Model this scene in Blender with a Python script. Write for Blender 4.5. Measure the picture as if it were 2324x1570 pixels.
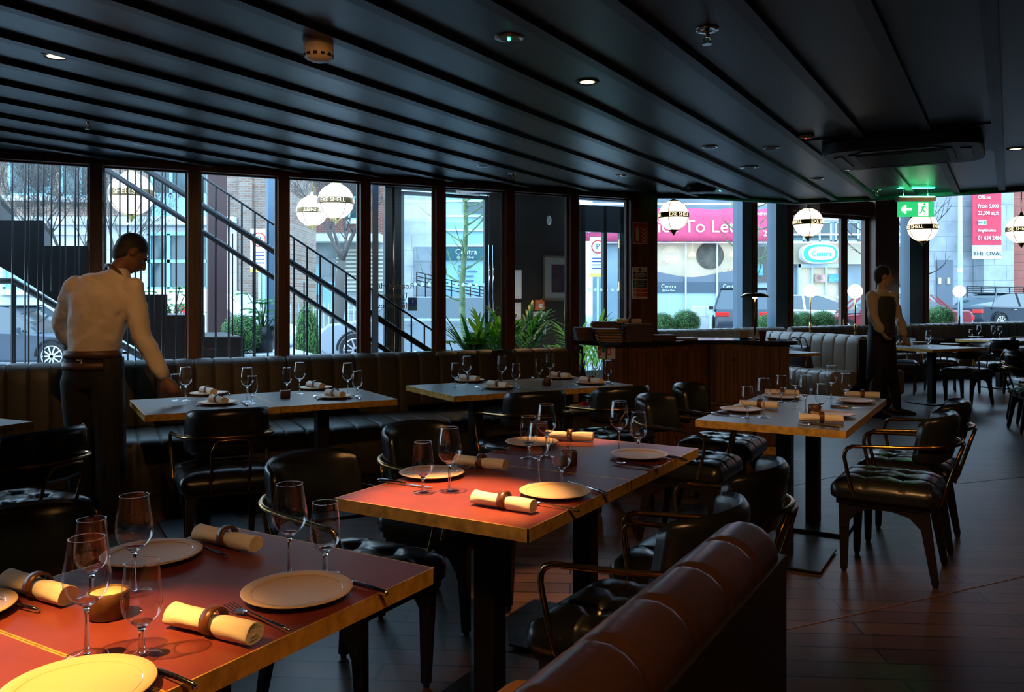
import bpy, bmesh, math, random
from mathutils import Vector, Matrix, noise
PI = math.pi
sc = bpy.context.scene
for o in list(bpy.data.objects): bpy.data.objects.remove(o, do_unlink=True)

# ------------------------------------------------------------------ camera, world, exposure
EYE, FPX, HZ, CX = 1.37, 1895.0, 681.0, 1162.0      # eye height (m), focal length, horizon row and centre column of the 2324x1570 frame
cam_d = bpy.data.cameras.new('camera'); cam = bpy.data.objects.new('camera', cam_d)
sc.collection.objects.link(cam); sc.camera = cam
cam.location = (0, 0, EYE); cam.rotation_euler = (PI/2, 0, 0)
cam_d.sensor_width = 36; cam_d.lens = 36*FPX/2324; cam_d.shift_y = -(785-HZ)/2324
cam_d.clip_start = .05; cam_d.clip_end = 400
w = bpy.data.worlds.new('overcast'); sc.world = w; w.use_nodes = True
nt = w.node_tree; bg = nt.nodes['Background']
tc = nt.nodes.new('ShaderNodeTexCoord'); sx = nt.nodes.new('ShaderNodeSeparateXYZ'); cr = nt.nodes.new('ShaderNodeValToRGB')
nt.links.new(tc.outputs['Generated'], sx.inputs[0]); nt.links.new(sx.outputs['Z'], cr.inputs[0]); nt.links.new(cr.outputs[0], bg.inputs[0])
cr.color_ramp.elements[0].color = (.62, .82, 1, 1); cr.color_ramp.elements[1].color = (.36, .62, .95, 1)
bg.inputs[1].default_value = 6.2
sc.view_settings.view_transform = 'Standard'; sc.view_settings.look = 'None'
sc.view_settings.exposure = 0; sc.view_settings.gamma = 1; sc.view_settings.use_curve_mapping = False
sc.cycles.use_denoising = True; sc.cycles.max_bounces = 10; sc.cycles.diffuse_bounces = 3; sc.cycles.glossy_bounces = 4
sc.cycles.transmission_bounces = 8; sc.cycles.transparent_max_bounces = 24; sc.cycles.caustics_reflective = False
sc.cycles.caustics_refractive = False; sc.cycles.sample_clamp_indirect = 4

# ------------------------------------------------------------------ helpers
def G(px, py, z):
    """where the sight line of photo pixel (px, py) meets the level z"""
    Y = (EYE-z)*FPX/(py-HZ); return Vector(((px-CX)/FPX*Y, Y, z))
def D(px, py, Y): return Vector(((px-CX)/FPX*Y, Y, EYE-(py-HZ)/FPX*Y))
def lin(c):
    return tuple((x/12.92 if x <= .04045 else ((x+.055)/1.055)**2.4) for x in c)
def srgb(r, g, b): return lin((r/255, g/255, b/255))
class MB:
    def __init__(s): s.v = []; s.f = []; s.m = Matrix.Identity(4)
    def add(s, vs, fs):
        n = len(s.v); s.v += [tuple(s.m @ Vector(v)) for v in vs]; s.f += [tuple(i+n for i in f) for f in fs]; return s
    def box(s, c, d, rz=0, rx=0, ry=0):
        M = Matrix.Translation(c) @ Matrix.Rotation(rz, 4, 'Z') @ Matrix.Rotation(rx, 4, 'X') @ Matrix.Rotation(ry, 4, 'Y')
        vs = [M @ Vector((x*d[0]/2, y*d[1]/2, z*d[2]/2)) for x in (-1, 1) for y in (-1, 1) for z in (-1, 1)]
        return s.add(vs, [(0,1,3,2),(4,6,7,5),(0,4,5,1),(2,3,7,6),(0,2,6,4),(1,5,7,3)])
    def b2(s, p, q): return s.box([(a+b)/2 for a, b in zip(p, q)], [abs(b-a) for a, b in zip(p, q)])
    def bar(s, p, q, wd, th):
        p, q = Vector(p), Vector(q); d = q-p; L = d.length; d.normalize()
        u = Vector((0, 0, 1)) if abs(d.z) < .95 else Vector((0, 1, 0))
        sd = d.cross(u).normalized(); u = sd.cross(d)
        M = Matrix((sd, d, u)).transposed().to_4x4(); M.translation = (p+q)/2
        vs = [M @ Vector((x*wd/2, y*L/2, z*th/2)) for x in (-1, 1) for y in (-1, 1) for z in (-1, 1)]
        return s.add(vs, [(0,1,3,2),(4,6,7,5),(0,4,5,1),(2,3,7,6),(0,2,6,4),(1,5,7,3)])
    def lathe(s, prof, n=24, c=(0, 0, 0), close=False):
        vs = []; fs = []; k = len(prof)
        for i in range(n):
            a = 2*PI*i/n
            for r, z in prof: vs.append((c[0]+r*math.cos(a), c[1]+r*math.sin(a), c[2]+z))
        for i in range(n):
            j = (i+1) % n
            for q in range(k if close else k-1):
                q2 = (q+1) % k; fs.append((i*k+q, j*k+q, j*k+q2, i*k+q2))
        if not close:
            if prof[0][0] > 1e-6: fs.append(tuple(i*k for i in range(n))[::-1])
            if prof[-1][0] > 1e-6: fs.append(tuple(i*k+k-1 for i in range(n)))
        return s.add(vs, fs)
    def shell(s, prof, n=28, c=(0, 0, 0)):
        vs = []; fs = []; k = len(prof)
        for i in range(n):
            a = 2*PI*i/n
            for r, z in prof: vs.append((c[0]+r*math.cos(a), c[1]+r*math.sin(a), c[2]+z))
        for i in range(n):
            j = (i+1) % n
            for q in range(k-1): fs.append((i*k+q, j*k+q, j*k+q+1, i*k+q+1))
        return s.add(vs, fs)
    def cyl(s, p, q, r, r2=None, n=16): return s.tube([p, q], [r, r if r2 is None else r2], n)
    def tube(s, pts, rad, n=8, flat=1.0, side=None, round_end=0):
        pts = [Vector(p) for p in pts]
        if not isinstance(rad, (list, tuple)): rad = [rad]*len(pts)
        rad = list(rad)
        if round_end:
            a, b = pts[0], pts[1]; d = (a-b).normalized(); e = (pts[-1]-pts[-2]).normalized(); r0, r1 = rad[0], rad[-1]
            pts = [a+d*r0*.98, a+d*r0*.7]+pts+[pts[-1]+e*r1*.7, pts[-1]+e*r1*.98]; rad = [r0*.2, r0*.72]+rad+[r1*.72, r1*.2]
        vs = []; fs = []; prev = None
        for i, p in enumerate(pts):
            t = (pts[min(i+1, len(pts)-1)]-pts[max(i-1, 0)]).normalized()
            if prev is None:
                ref = Vector(side) if side else (Vector((0, 0, 1)) if abs(t.z) < .9 else Vector((1, 0, 0)))
                u = (ref-t*ref.dot(t)).normalized()
            else: u = (prev-t*prev.dot(t)).normalized()
            prev = u; w_ = t.cross(u)
            for k in range(n):
                a = 2*PI*k/n; vs.append(p+(u*math.cos(a)+w_*math.sin(a)*flat)*rad[i])
        for i in range(len(pts)-1):
            for k in range(n):
                k2 = (k+1) % n; fs.append((i*n+k, i*n+k2, (i+1)*n+k2, (i+1)*n+k))
        fs.append(tuple(range(n))[::-1]); fs.append(tuple((len(pts)-1)*n+k for k in range(n)))
        return s.add(vs, fs)
    def prism(s, poly, z0, z1):
        n = len(poly); vs = [(x, y, z0) for x, y in poly]+[(x, y, z1) for x, y in poly]
        return s.add(vs, [tuple(range(n))[::-1], tuple(range(n, 2*n))]+[(i, (i+1) % n, n+(i+1) % n, n+i) for i in range(n)])
    def extr(s, poly, y0, y1):            # polygon in xz, extruded along y
        n = len(poly); vs = [(x, y0, z) for x, z in poly]+[(x, y1, z) for x, z in poly]
        return s.add(vs, [tuple(range(n)), tuple(range(n, 2*n))[::-1]]+[((i+1) % n, i, n+i, n+(i+1) % n) for i in range(n)])
    def exyz(s, poly, x0, x1):            # polygon in yz, extruded along x
        n = len(poly); vs = [(x0, y, z) for y, z in poly]+[(x1, y, z) for y, z in poly]
        return s.add(vs, [tuple(range(n))[::-1], tuple(range(n, 2*n))]+[(i, (i+1) % n, n+(i+1) % n, n+i) for i in range(n)])
    def ball(s, c, r, n=16, sc_=(1, 1, 1)):
        prof = [(r*math.sin(PI*i/(n//2)), -r*math.cos(PI*i/(n//2))) for i in range(n//2+1)]
        m = MB(); m.lathe([(max(a, 1e-7), b) for a, b in prof], n)
        return s.add([(c[0]+x*sc_[0], c[1]+y*sc_[1], c[2]+z*sc_[2]) for x, y, z in m.v], m.f)
    def build(s, name, m, parent=None, smooth=False, loc=None, rz=0, bevel=0, seg=2, sub=0, col=None):
        me = bpy.data.meshes.new(name); me.from_pydata(s.v, [], s.f); me.update()
        bm = bmesh.new(); bm.from_mesh(me); bmesh.ops.recalc_face_normals(bm, faces=bm.faces[:]); bm.to_mesh(me); bm.free()
        me.materials.append(m)
        if smooth: me.polygons.foreach_set('use_smooth', [True]*len(me.polygons))
        return link(name, me, parent, loc, rz, bevel, seg, sub, smooth)
def link(name, me, parent=None, loc=None, rz=0, bevel=0, seg=2, sub=0, smooth=False):
    o = bpy.data.objects.new(name, me); sc.collection.objects.link(o)
    if parent: o.parent = parent
    if loc is not None: o.location = loc
    if rz: o.rotation_euler[2] = rz
    if bevel:
        b = o.modifiers.new('b', 'BEVEL'); b.width = bevel; b.segments = seg; b.limit_method = 'ANGLE'; b.angle_limit = math.radians(40)
        if not smooth: me.polygons.foreach_set('use_smooth', [True]*len(me.polygons)); b.harden_normals = True
    if sub:
        u = o.modifiers.new('s', 'SUBSURF'); u.levels = sub; u.render_levels = sub
    return o
def tag(o, label, cat, group=None, kind=None):
    o['label'] = label; o['category'] = cat
    if group: o['group'] = group
    if kind: o['kind'] = kind
    return o
def struct(o): o['kind'] = 'structure'; return o
def empty(name, loc, rz=0, label=None, cat=None, group=None):
    o = bpy.data.objects.new(name, None); sc.collection.objects.link(o); o.location = loc; o.rotation_euler[2] = rz
    o.empty_display_size = .05
    if label: tag(o, label, cat, group)
    return o
def kids(o): return [c for c in KID.get(o.name, [])]
KID = {}
def reg(o):
    """note the children of a finished thing, so copies of it stay quick"""
    KID[o.name] = [c for c in bpy.data.objects if c.parent == o]
    for c in KID[o.name]: reg(c)
    return o
def dup(src, loc, rz, label, group=None, scale=None):
    def cp(o, par):
        c = o.copy(); sc.collection.objects.link(c); c.parent = par
        for k in KID.get(o.name, []): cp(k, c)
        return c
    r = cp(src, None); r.location = loc; r.rotation_euler[2] = rz; r['label'] = label
    if group: r['group'] = group
    if scale: r.scale = scale
    return r
USED = set()
def place(src, loc, rz, label, group=None, scale=None):
    if src.name in USED: return dup(src, loc, rz, label, group, scale)
    USED.add(src.name); src.location = loc; src.rotation_euler[2] = rz; src['label'] = label
    if group: src['group'] = group
    if scale: src.scale = scale
    return src
def text_mesh(s, size, ext=.002, align='CENTER'):
    cu = bpy.data.curves.new('t', 'FONT'); cu.body = s; cu.size = size; cu.extrude = ext; cu.align_x = align; cu.align_y = 'CENTER'
    cu.resolution_u = 3
    o = bpy.data.objects.new('t', cu); sc.collection.objects.link(o)
    dg = bpy.context.evaluated_depsgraph_get(); me = bpy.data.meshes.new_from_object(o.evaluated_get(dg))
    bpy.data.objects.remove(o); bpy.data.curves.remove(cu); return me
def text(s, size, m, parent, loc, rz=0, ext=.002, rx=PI/2, align='CENTER', sx_=1, name='lettering', bold=0):
    me = text_mesh(s, size, ext, align); me.materials.clear(); me.materials.append(m)
    o = link(name, me, parent, loc, rz); o.rotation_euler = (rx, 0, rz); o.scale = (sx_, 1, 1); return o

# ------------------------------------------------------------------ materials
MATS = {}
def mat(name, col, rough=.5, metal=0, emit=None, es=0, bump=0, bscale=40, var=0, vscale=3, spec=.5, coat=0, stretch=(1, 1, 1), coords='Object'):
    if name in MATS: return MATS[name]
    m = bpy.data.materials.new(name); m.use_nodes = True; n = m.node_tree.nodes; l = m.node_tree.links
    p = n['Principled BSDF']; p.inputs['Base Color'].default_value = (*col, 1); p.inputs['Roughness'].default_value = rough
    p.inputs['Metallic'].default_value = metal; p.inputs['Specular IOR Level'].default_value = spec; p.inputs['Coat Weight'].default_value = coat
    if emit: p.inputs['Emission Color'].default_value = (*emit, 1); p.inputs['Emission Strength'].default_value = es
    t = n.new('ShaderNodeTexCoord'); mp = n.new('ShaderNodeMapping'); mp.inputs['Scale'].default_value = stretch
    l.new(t.outputs[coords], mp.inputs[0])
    if var:
        nz = n.new('ShaderNodeTexNoise'); nz.inputs['Scale'].default_value = vscale; nz.inputs['Detail'].default_value = 6
        l.new(mp.outputs[0], nz.inputs['Vector'])
        r = n.new('ShaderNodeValToRGB'); r.color_ramp.elements[0].position = .3; r.color_ramp.elements[1].position = .7
        r.color_ramp.elements[0].color = (*[c*(1-var) for c in col], 1); r.color_ramp.elements[1].color = (*[min(1, c*(1+var)) for c in col], 1)
        l.new(nz.outputs[0], r.inputs[0]); l.new(r.outputs[0], p.inputs['Base Color'])
    if bump:
        nb = n.new('ShaderNodeTexNoise'); nb.inputs['Scale'].default_value = bscale; nb.inputs['Detail'].default_value = 4
        l.new(mp.outputs[0], nb.inputs['Vector']); bp = n.new('ShaderNodeBump'); bp.inputs['Strength'].default_value = bump
        bp.inputs['Distance'].default_value = .01; l.new(nb.outputs[0], bp.inputs['Height']); l.new(bp.outputs[0], p.inputs['Normal'])
    MATS[name] = m; return m
def wood(name, c1, c2, rough=.4, scale=(18, 18, 1.2), coat=0):
    if name in MATS: return MATS[name]
    m = mat(name, c1, rough, coat=coat); n = m.node_tree.nodes; l = m.node_tree.links; p = n['Principled BSDF']
    t = n.new('ShaderNodeTexCoord'); mp = n.new('ShaderNodeMapping'); mp.inputs['Scale'].default_value = scale; l.new(t.outputs['Object'], mp.inputs[0])
    nz = n.new('ShaderNodeTexNoise'); nz.inputs['Scale'].default_value = 2; nz.inputs['Detail'].default_value = 8; nz.inputs['Distortion'].default_value = 1.2
    l.new(mp.outputs[0], nz.inputs['Vector']); r = n.new('ShaderNodeValToRGB'); r.color_ramp.elements[0].position = .35; r.color_ramp.elements[1].position = .65
    r.color_ramp.elements[0].color = (*c1, 1); r.color_ramp.elements[1].color = (*c2, 1)
    l.new(nz.outputs[0], r.inputs[0]); l.new(r.outputs[0], p.inputs['Base Color']); return m
def pane_mat(name, tint, refl=1.0, ior=1.45, rough=0.0):
    m = bpy.data.materials.new(name); m.use_nodes = True; n = m.node_tree.nodes; l = m.node_tree.links
    n.remove(n['Principled BSDF']); out = n['Material Output']
    tr = n.new('ShaderNodeBsdfTransparent'); tr.inputs[0].default_value = (*tint, 1)
    gl = n.new('ShaderNodeBsdfGlossy'); gl.inputs['Roughness'].default_value = rough; gl.inputs[0].default_value = (refl, refl, refl, 1)
    fr = n.new('ShaderNodeFresnel'); fr.inputs[0].default_value = ior; mx = n.new('ShaderNodeMixShader')
    ge = n.new('ShaderNodeNewGeometry'); iv = n.new('ShaderNodeMath'); iv.operation = 'SUBTRACT'; iv.inputs[0].default_value = 1; l.new(ge.outputs['Backfacing'], iv.inputs[1])
    ml = n.new('ShaderNodeMath'); ml.operation = 'MULTIPLY'; l.new(fr.outputs[0], ml.inputs[0]); l.new(iv.outputs[0], ml.inputs[1])
    l.new(ml.outputs[0], mx.inputs[0]); l.new(tr.outputs[0], mx.inputs[1]); l.new(gl.outputs[0], mx.inputs[2]); l.new(mx.outputs[0], out.inputs[0])
    MATS[name] = m; return m
def brick_mat(name, c1, c2, mortar, scale=1, bw=.22, rh=.075, ms=.012, rough=.8, bump=0.3, rotz=0, coords='Object', plane='xz', offset=.5):
    m = mat(name, c1, rough); n = m.node_tree.nodes; l = m.node_tree.links; p = n['Principled BSDF']
    t = n.new('ShaderNodeTexCoord'); sp = n.new('ShaderNodeSeparateXYZ'); cb = n.new('ShaderNodeCombineXYZ')
    mp = n.new('ShaderNodeMapping'); mp.inputs['Rotation'].default_value[2] = rotz
    l.new(t.outputs[coords], mp.inputs[0]); l.new(mp.outputs[0], sp.inputs[0])
    l.new(sp.outputs[0], cb.inputs[0]); l.new(sp.outputs[2 if plane == 'xz' else 1], cb.inputs[1])
    b = n.new('ShaderNodeTexBrick'); b.inputs['Color1'].default_value = (*c1, 1); b.inputs['Color2'].default_value = (*c2, 1)
    b.inputs['Mortar'].default_value = (*mortar, 1); b.inputs['Scale'].default_value = scale; b.inputs['Brick Width'].default_value = bw
    b.inputs['Row Height'].default_value = rh; b.inputs['Mortar Size'].default_value = ms; b.offset = offset
    l.new(cb.outputs[0], b.inputs['Vector'])
    nz = n.new('ShaderNodeTexNoise'); nz.inputs['Scale'].default_value = 1.5 if plane == 'xz' else 3; nz.inputs['Detail'].default_value = 8
    mx = n.new('ShaderNodeMix'); mx.data_type = 'RGBA'; mx.blend_type = 'MULTIPLY'; mx.inputs[0].default_value = .6
    l.new(t.outputs[coords], nz.inputs['Vector']); l.new(b.outputs[0], mx.inputs[6]); 
    r = n.new('ShaderNodeValToRGB'); r.color_ramp.elements[0].position = .3; r.color_ramp.elements[0].color = (.5, .5, .5, 1); r.color_ramp.elements[1].position = .7
    l.new(nz.outputs[0], r.inputs[0]); l.new(r.outputs[0], mx.inputs[7]); l.new(mx.outputs[2], p.inputs['Base Color'])
    if bump:
        bp = n.new('ShaderNodeBump'); bp.inputs['Strength'].default_value = bump; bp.inputs['Distance'].default_value = .004; bp.invert = True
        l.new(b.outputs['Fac'], bp.inputs['Height']); l.new(bp.outputs[0], p.inputs['Normal'])
    return m
M_floor = brick_mat('dark oak boards', (.115, .06, .038), (.055, .03, .02), (.004, .003, .003), 1, 1.9, .135, .005, .38, 1.0, math.radians(4), 'Object', 'xy', .37)
M_floor.node_tree.nodes['Principled BSDF'].inputs['Specular IOR Level'].default_value = .32
M_ceil = mat('blue black ceiling paint', (.012, .024, .036), .34, var=.3, vscale=1.5, spec=.95, stretch=(1, 3, 1))
M_batten = mat('dark batten', (.022, .02, .02), .4, var=.2)
M_frame = wood('dark red brown frame wood', (.07, .026, .012), (.15, .055, .024), .4)
M_wood = wood('walnut panelling', (.09, .04, .018), (.20, .085, .035), .38, (14, 14, .8))
M_dwood = mat('dark stained wood', (.012, .009, .008), .35, var=.3, vscale=8)
M_top = mat('oxblood table top', (.17, .034, .028), .42, var=.12, vscale=14, spec=.45)
M_top2 = mat('daylight grey table top', (.105, .085, .08), .36, var=.12, vscale=14)  # the oxblood top again, its grey look under daylight put into the colour
M_brass = mat('worn brass edge', (.60, .36, .08), .42, .3, var=.35, vscale=30, bump=.15, bscale=60)
M_brass2 = mat('antique brass tube', (.42, .23, .08), .24, 1, var=.2, vscale=10)
M_bright = mat('polished brass', (.8, .56, .22), .18, 1)
M_steel = mat('polished steel', (.7, .7, .72), .14, 1)
M_iron = mat('blackened iron', (.012, .012, .013), .4, .3)
M_leather = mat('black leather', (.011, .0125, .014), .27, bump=.04, bscale=160, spec=.65)
M_leath2 = mat('olive brown leather', (.055, .047, .032), .5, bump=.08, bscale=150, var=.15, vscale=4)
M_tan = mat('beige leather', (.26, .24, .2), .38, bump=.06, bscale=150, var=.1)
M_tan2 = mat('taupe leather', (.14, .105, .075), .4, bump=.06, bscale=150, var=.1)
M_brown = mat('chestnut leather', (.040, .018, .012), .30, bump=.05, bscale=60, var=.3, vscale=7, spec=.45)
M_seam = mat('dark seam', (.02, .013, .008), .6)
M_plate = mat('stoneware rim', (.62, .45, .28), .4, var=.05)
M_glaze = mat('glazed stoneware', (.55, .42, .27), .05, var=.08, vscale=20, coat=1, bump=.06, bscale=30)
M_nap = mat('white linen', (.74, .68, .58), .85, bump=.15, bscale=300)
M_ring = wood('napkin ring wood', (.06, .022, .01), (.14, .05, .02), .35)
M_wax = mat('candle wax', (.75, .6, .38), .4)
M_white = mat('white plastic', (.75, .72, .68), .4)
M_black = mat('black plastic', (.01, .01, .012), .4)
M_paper = mat('white paint', (.8, .8, .8), .5)
M_bowl = pane_mat('thin crystal', (.97, .97, .975), 1, 1.5)
_n = M_bowl.node_tree.nodes; _l = M_bowl.node_tree.links; _mx = [x for x in _n if x.type == 'MIX_SHADER'][0]
_lw = _n.new('ShaderNodeLayerWeight'); _pw = _n.new('ShaderNodeMath'); _pw.operation = 'POWER'; _pw.inputs[1].default_value = 3.2; _ma = _n.new('ShaderNodeMath'); _ma.operation = 'MULTIPLY_ADD'; _ma.inputs[1].default_value = .85; _ma.inputs[2].default_value = .07
_lw.inputs['Blend'].default_value = .5; _l.new(_lw.outputs['Facing'], _pw.inputs[0]); _l.new(_pw.outputs[0], _ma.inputs[0]); _l.new(_ma.outputs[0], _mx.inputs[0])
M_foot = pane_mat('crystal foot', (.97, .97, .98), 1, 1.5)
M_pane = pane_mat('window glass', (.93, .97, .98), 1, 1.62)
M_stem = bpy.data.materials.new('solid crystal'); M_stem.use_nodes = True
_p = M_stem.node_tree.nodes['Principled BSDF']; _p.inputs['Transmission Weight'].default_value = 1; _p.inputs['Roughness'].default_value = .0; _p.inputs['IOR'].default_value = 1.5; _p.inputs['Base Color'].default_value = (.97, .97, .98, 1)
M_blue = mat('slate blue painted steel', (.09, .16, .23), .35, var=.1)
M_alu = mat('pale window frame', (.5, .62, .68), .35)
M_globe = mat('lit opal glass', (.9, .85, .75), .3, emit=(1, .80, .56), es=2.1)
M_globe2 = mat('lit small opal globe', (.9, .85, .75), .3, emit=(1, .86, .68), es=2.2)
M_dotm = bpy.data.materials.new('frosted white dots'); M_dotm.use_nodes = True; _n = M_dotm.node_tree.nodes; _t = _n.new('ShaderNodeBsdfTranslucent'); _t.inputs[0].default_value = (.85, .88, .9, 1)
M_dotm.node_tree.links.new(_t.outputs[0], _n['Material Output'].inputs[0])
M_red = mat('sign red', (.62, .025, .02), .4)
M_green = mat('sign green', (.02, .32, .10), .4)
M_navy = mat('sign blue', (.02, .05, .2), .4)

# directions: tables and ceiling battens run along b (30.8 deg right of the view axis); the window wall runs along W
TH = math.radians(30.8)
B = Vector((math.sin(TH), math.cos(TH), 0)); A = Vector((math.cos(TH), -math.sin(TH), 0))
W = Vector((.8988, .4384, 0)); N = Vector((-.4384, .8988, 0)); O = Vector((-2.493, 6.2, 0)); RW = math.atan2(.4384, .8988)
def wp(t, n, z=0): p = O+W*t+N*n; return Vector((p.x, p.y, z))
def tw(px, n):
    s = (px-CX)/FPX; o = O+N*n; return (s*o.y-o.x)/(W.x-s*W.y)
def zw(px, py, n): p = wp(tw(px, n), n); return EYE-(py-HZ)/FPX*p.y
F0 = Vector((2.3, 12.6, 0)); FD = Vector((.866, .5, 0)); FN = Vector((-.5, .866, 0)); RF = math.radians(30)
def fp(t, n, z=0): p = F0+FD*t+FN*n; return Vector((p.x, p.y, z))
def tf(px, n=0):
    s = (px-CX)/FPX; o = F0+FN*n; return (s*o.y-o.x)/(FD.x-s*FD.y)
def ang(v): return -math.atan2(v[0], v[1])
ZC, ZH, ZX = 2.39, 2.33, 3.9
# ------------------------------------------------------------------ room shell
room = [wp(-8, 0), wp(4.3, 0), Vector((1.95, 12.4, 0)), fp(14, 0), Vector((14.4, -3, 0)), Vector((-9.7, -3, 0))]
MB().prism([(p.x, p.y) for p in room], -.08, 0).build('floor', M_floor)
struct(bpy.data.objects['floor'])
M_oak = mat('pale oak joint', (.16, .085, .045), .4)
for i, (a_, b_) in enumerate((((1770, 1432), (2500, 1268)), ((2170, 1098), (2420, 1072)), ((1450, 1180), (1900, 1080)))):
    p, q = G(*a_, 0), G(*b_, 0); struct(MB().bar((p.x, p.y, .0005), (q.x, q.y, .0005), .006, .003).build('trim_%d' % (150+i), M_oak))
edge = [(1.31, 8.05), (1.87, 8.1), (2.9, 8.55), (3.5, 8.3), (4.63, 7.55), (14.4, 1.1)]
low = [(p.x, p.y) for p in (wp(-8, .06), wp(4.25, .06))]+edge+[(14.4, -3), (-9.7, -3)]
struct(MB().prism(low, ZC, ZC+.1).build('ceiling', M_ceil))
high = [edge[0], (1.95, 12.4), (fp(14, .2).x, fp(14, .2).y), (14.4, 1.1)]+edge[::-1][1:-1]
struct(MB().prism(high, ZX, ZX+.1).build('ceiling', M_ceil))
m = MB()
for p, q in zip(edge, edge[1:]):
    m.bar((p[0], p[1]+.03, (ZX+ZC-.035)/2), (q[0], q[1]+.03, (ZX+ZC-.035)/2), .06, ZX-ZC+.035)
struct(m.build('trim_1', M_batten))
def clip(p0, d, poly):
    ts = []
    for i in range(len(poly)):
        a, b = Vector(poly[i]), Vector(poly[(i+1) % len(poly)]); e = b-a; den = d.x*e.y-d.y*e.x
        if abs(den) < 1e-9: continue
        w_ = a-p0; t = (w_.x*e.y-w_.y*e.x)/den; u = (w_.x*d.y-w_.y*d.x)/den
        if 0 <= u < 1: ts.append(t)
    return sorted(ts)
ac = G(2050, 328, ZC); ac.z = 0
k = -9; nb = 2
while k < 24:
    p0 = Vector((1.619-.421*k, 2.838)); d = Vector((B.x, B.y)); ts = clip(p0, d, low)
    if len(ts) >= 2:
        a_, b_ = ts[0], ts[-1]
        rel = Vector((ac.x, ac.y))-p0; al = rel.dot(d); off = abs(rel.x*d.y-rel.y*d.x)
        segs = [(a_, b_)] if off > .5 else [(a_, al-.5), (al+.5, b_)]
        m = MB()
        for s0, s1 in segs:
            if s1-s0 < .05: continue
            q0, q1 = p0+d*s0, p0+d*(s1-.01); m.bar((q0.x, q0.y, ZC-.011), (q1.x, q1.y, ZC-.011), .055, .024)
        struct(m.build('trim_%d' % nb, M_batten)); nb += 1
    k += 1
# outer walls out of sight, dark
def wallseg(name, p, q, z0, z1, th, m_):
    return struct(MB().bar((p[0], p[1], (z0+z1)/2), (q[0], q[1], (z0+z1)/2), th, z1-z0).build(name, m_))
M_dark = mat('dark plaster', (.02, .018, .017), .7, var=.1)
wallseg('wall_right', (14.4, -3), (14.4, 19.6), 0, ZX, .1, M_dark)
wallseg('wall_back', (-9.7, -3), (14.4, -3), 0, ZC, .1, M_dark)
wallseg('wall_far_left', (-9.7, -3), wp(-8, 0), 0, ZC, .1, M_dark)
# window wall: dado, header, posts, panes
wallseg('wall_left', wp(-8, .06), wp(3.36, .06), 0, .84, .1, M_wood)
struct(MB().bar(wp(-8, 0, (ZH+ZC)/2), wp(4.3, 0, (ZH+ZC)/2), .13, ZC-ZH).build('trim_%d' % nb, M_frame)); nb += 1
for k in range(-11, 8):
    t = -.533+.653*k; z0 = .84 if k < 6 else 0
    m = MB(); m.box(wp(t, 0, (z0+ZH)/2), (.085, .12, ZH-z0), RW); m.box(wp(t, .062, (z0+ZH)/2), (.055, .02, ZH-z0), RW)
    struct(m.build('trim_%d' % nb, M_frame, bevel=.004)); nb += 1
nw = 1
for k in range(-11, 7):
    t0, t1 = -.533+.653*k+.045, -.533+.653*(k+1)-.045; z0 = .84 if k < 6 else .04; zc = (z0+ZH)/2; tm = (t0+t1)/2
    e = empty('window_%d' % nw, wp(tm, 0, z0), RW); struct(e); nw += 1
    L = t1-t0; H = ZH-z0
    MB().box((0, 0, H/2), (L, .006, H)).build('glass', M_pane, e)
    f = MB()
    for x in (-1, 1): f.box((x*(L/2-.006), .01, H/2), (.012, .03, H))
    for z in (.006, H-.006): f.box((0, .01, z), (L, .03, .012))
    f.build('window_frame', M_frame, e)
# pillar at the corner
struct(MB().box(wp(4.165, -.02, ZC/2), (.19, .2, ZC), RW).build('column', M_wood, bevel=.006))
wallseg('wall_porch', (1.33, 8.15), (1.95, 12.4), 0, ZX, .08, M_dark)
# porch behind the window wall
PN = 2.3; PC = 2.78
struct(MB().prism([tuple(wp(t, n)[:2]) for t, n in ((tw(852, .12), .12), (4.2, .12), (4.6, PN+.05), (tw(852, PN), PN+.05))], PC, PC+.08).build('ceiling', M_dark))
struct(MB().prism([tuple(wp(t, n)[:2]) for t, n in ((tw(852, .12), .12), (4.2, .12), (4.6, PN+.05), (tw(852, PN), PN+.05))], -.06, -.005).build('floor', M_floor))
M_panel = mat('dark porch panelling', (.03, .022, .018), .35, var=.2)
M_door = mat('charcoal door paint', (.022, .024, .026), .4)
def outer(px0, px1, z0, z1, name, m_, th=.08, n=PN):
    t0, t1 = tw(px0, n), tw(px1, n)
    return struct(MB().box(wp((t0+t1)/2, n, (z0+z1)/2), (t1-t0, th, z1-z0), RW).build(name, m_))
outer(1108, 1308, 0, PC, 'wall_entrance', M_panel)
wallseg('wall_porch_side', wp(tw(852, .16), .16), wp(tw(852, PN), PN), 0, PC, .05, M_blue); outer(872, 908, 0, PC, 'trim_61', M_door)
outer(872, 1108, zw(950, 432, PN), PC, 'trim_62', M_door); outer(1308, 1440, 2.62, PC, 'trim_63', M_door)
outer(1420, 1452, 0, PC, 'trim_64', M_door)
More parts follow.
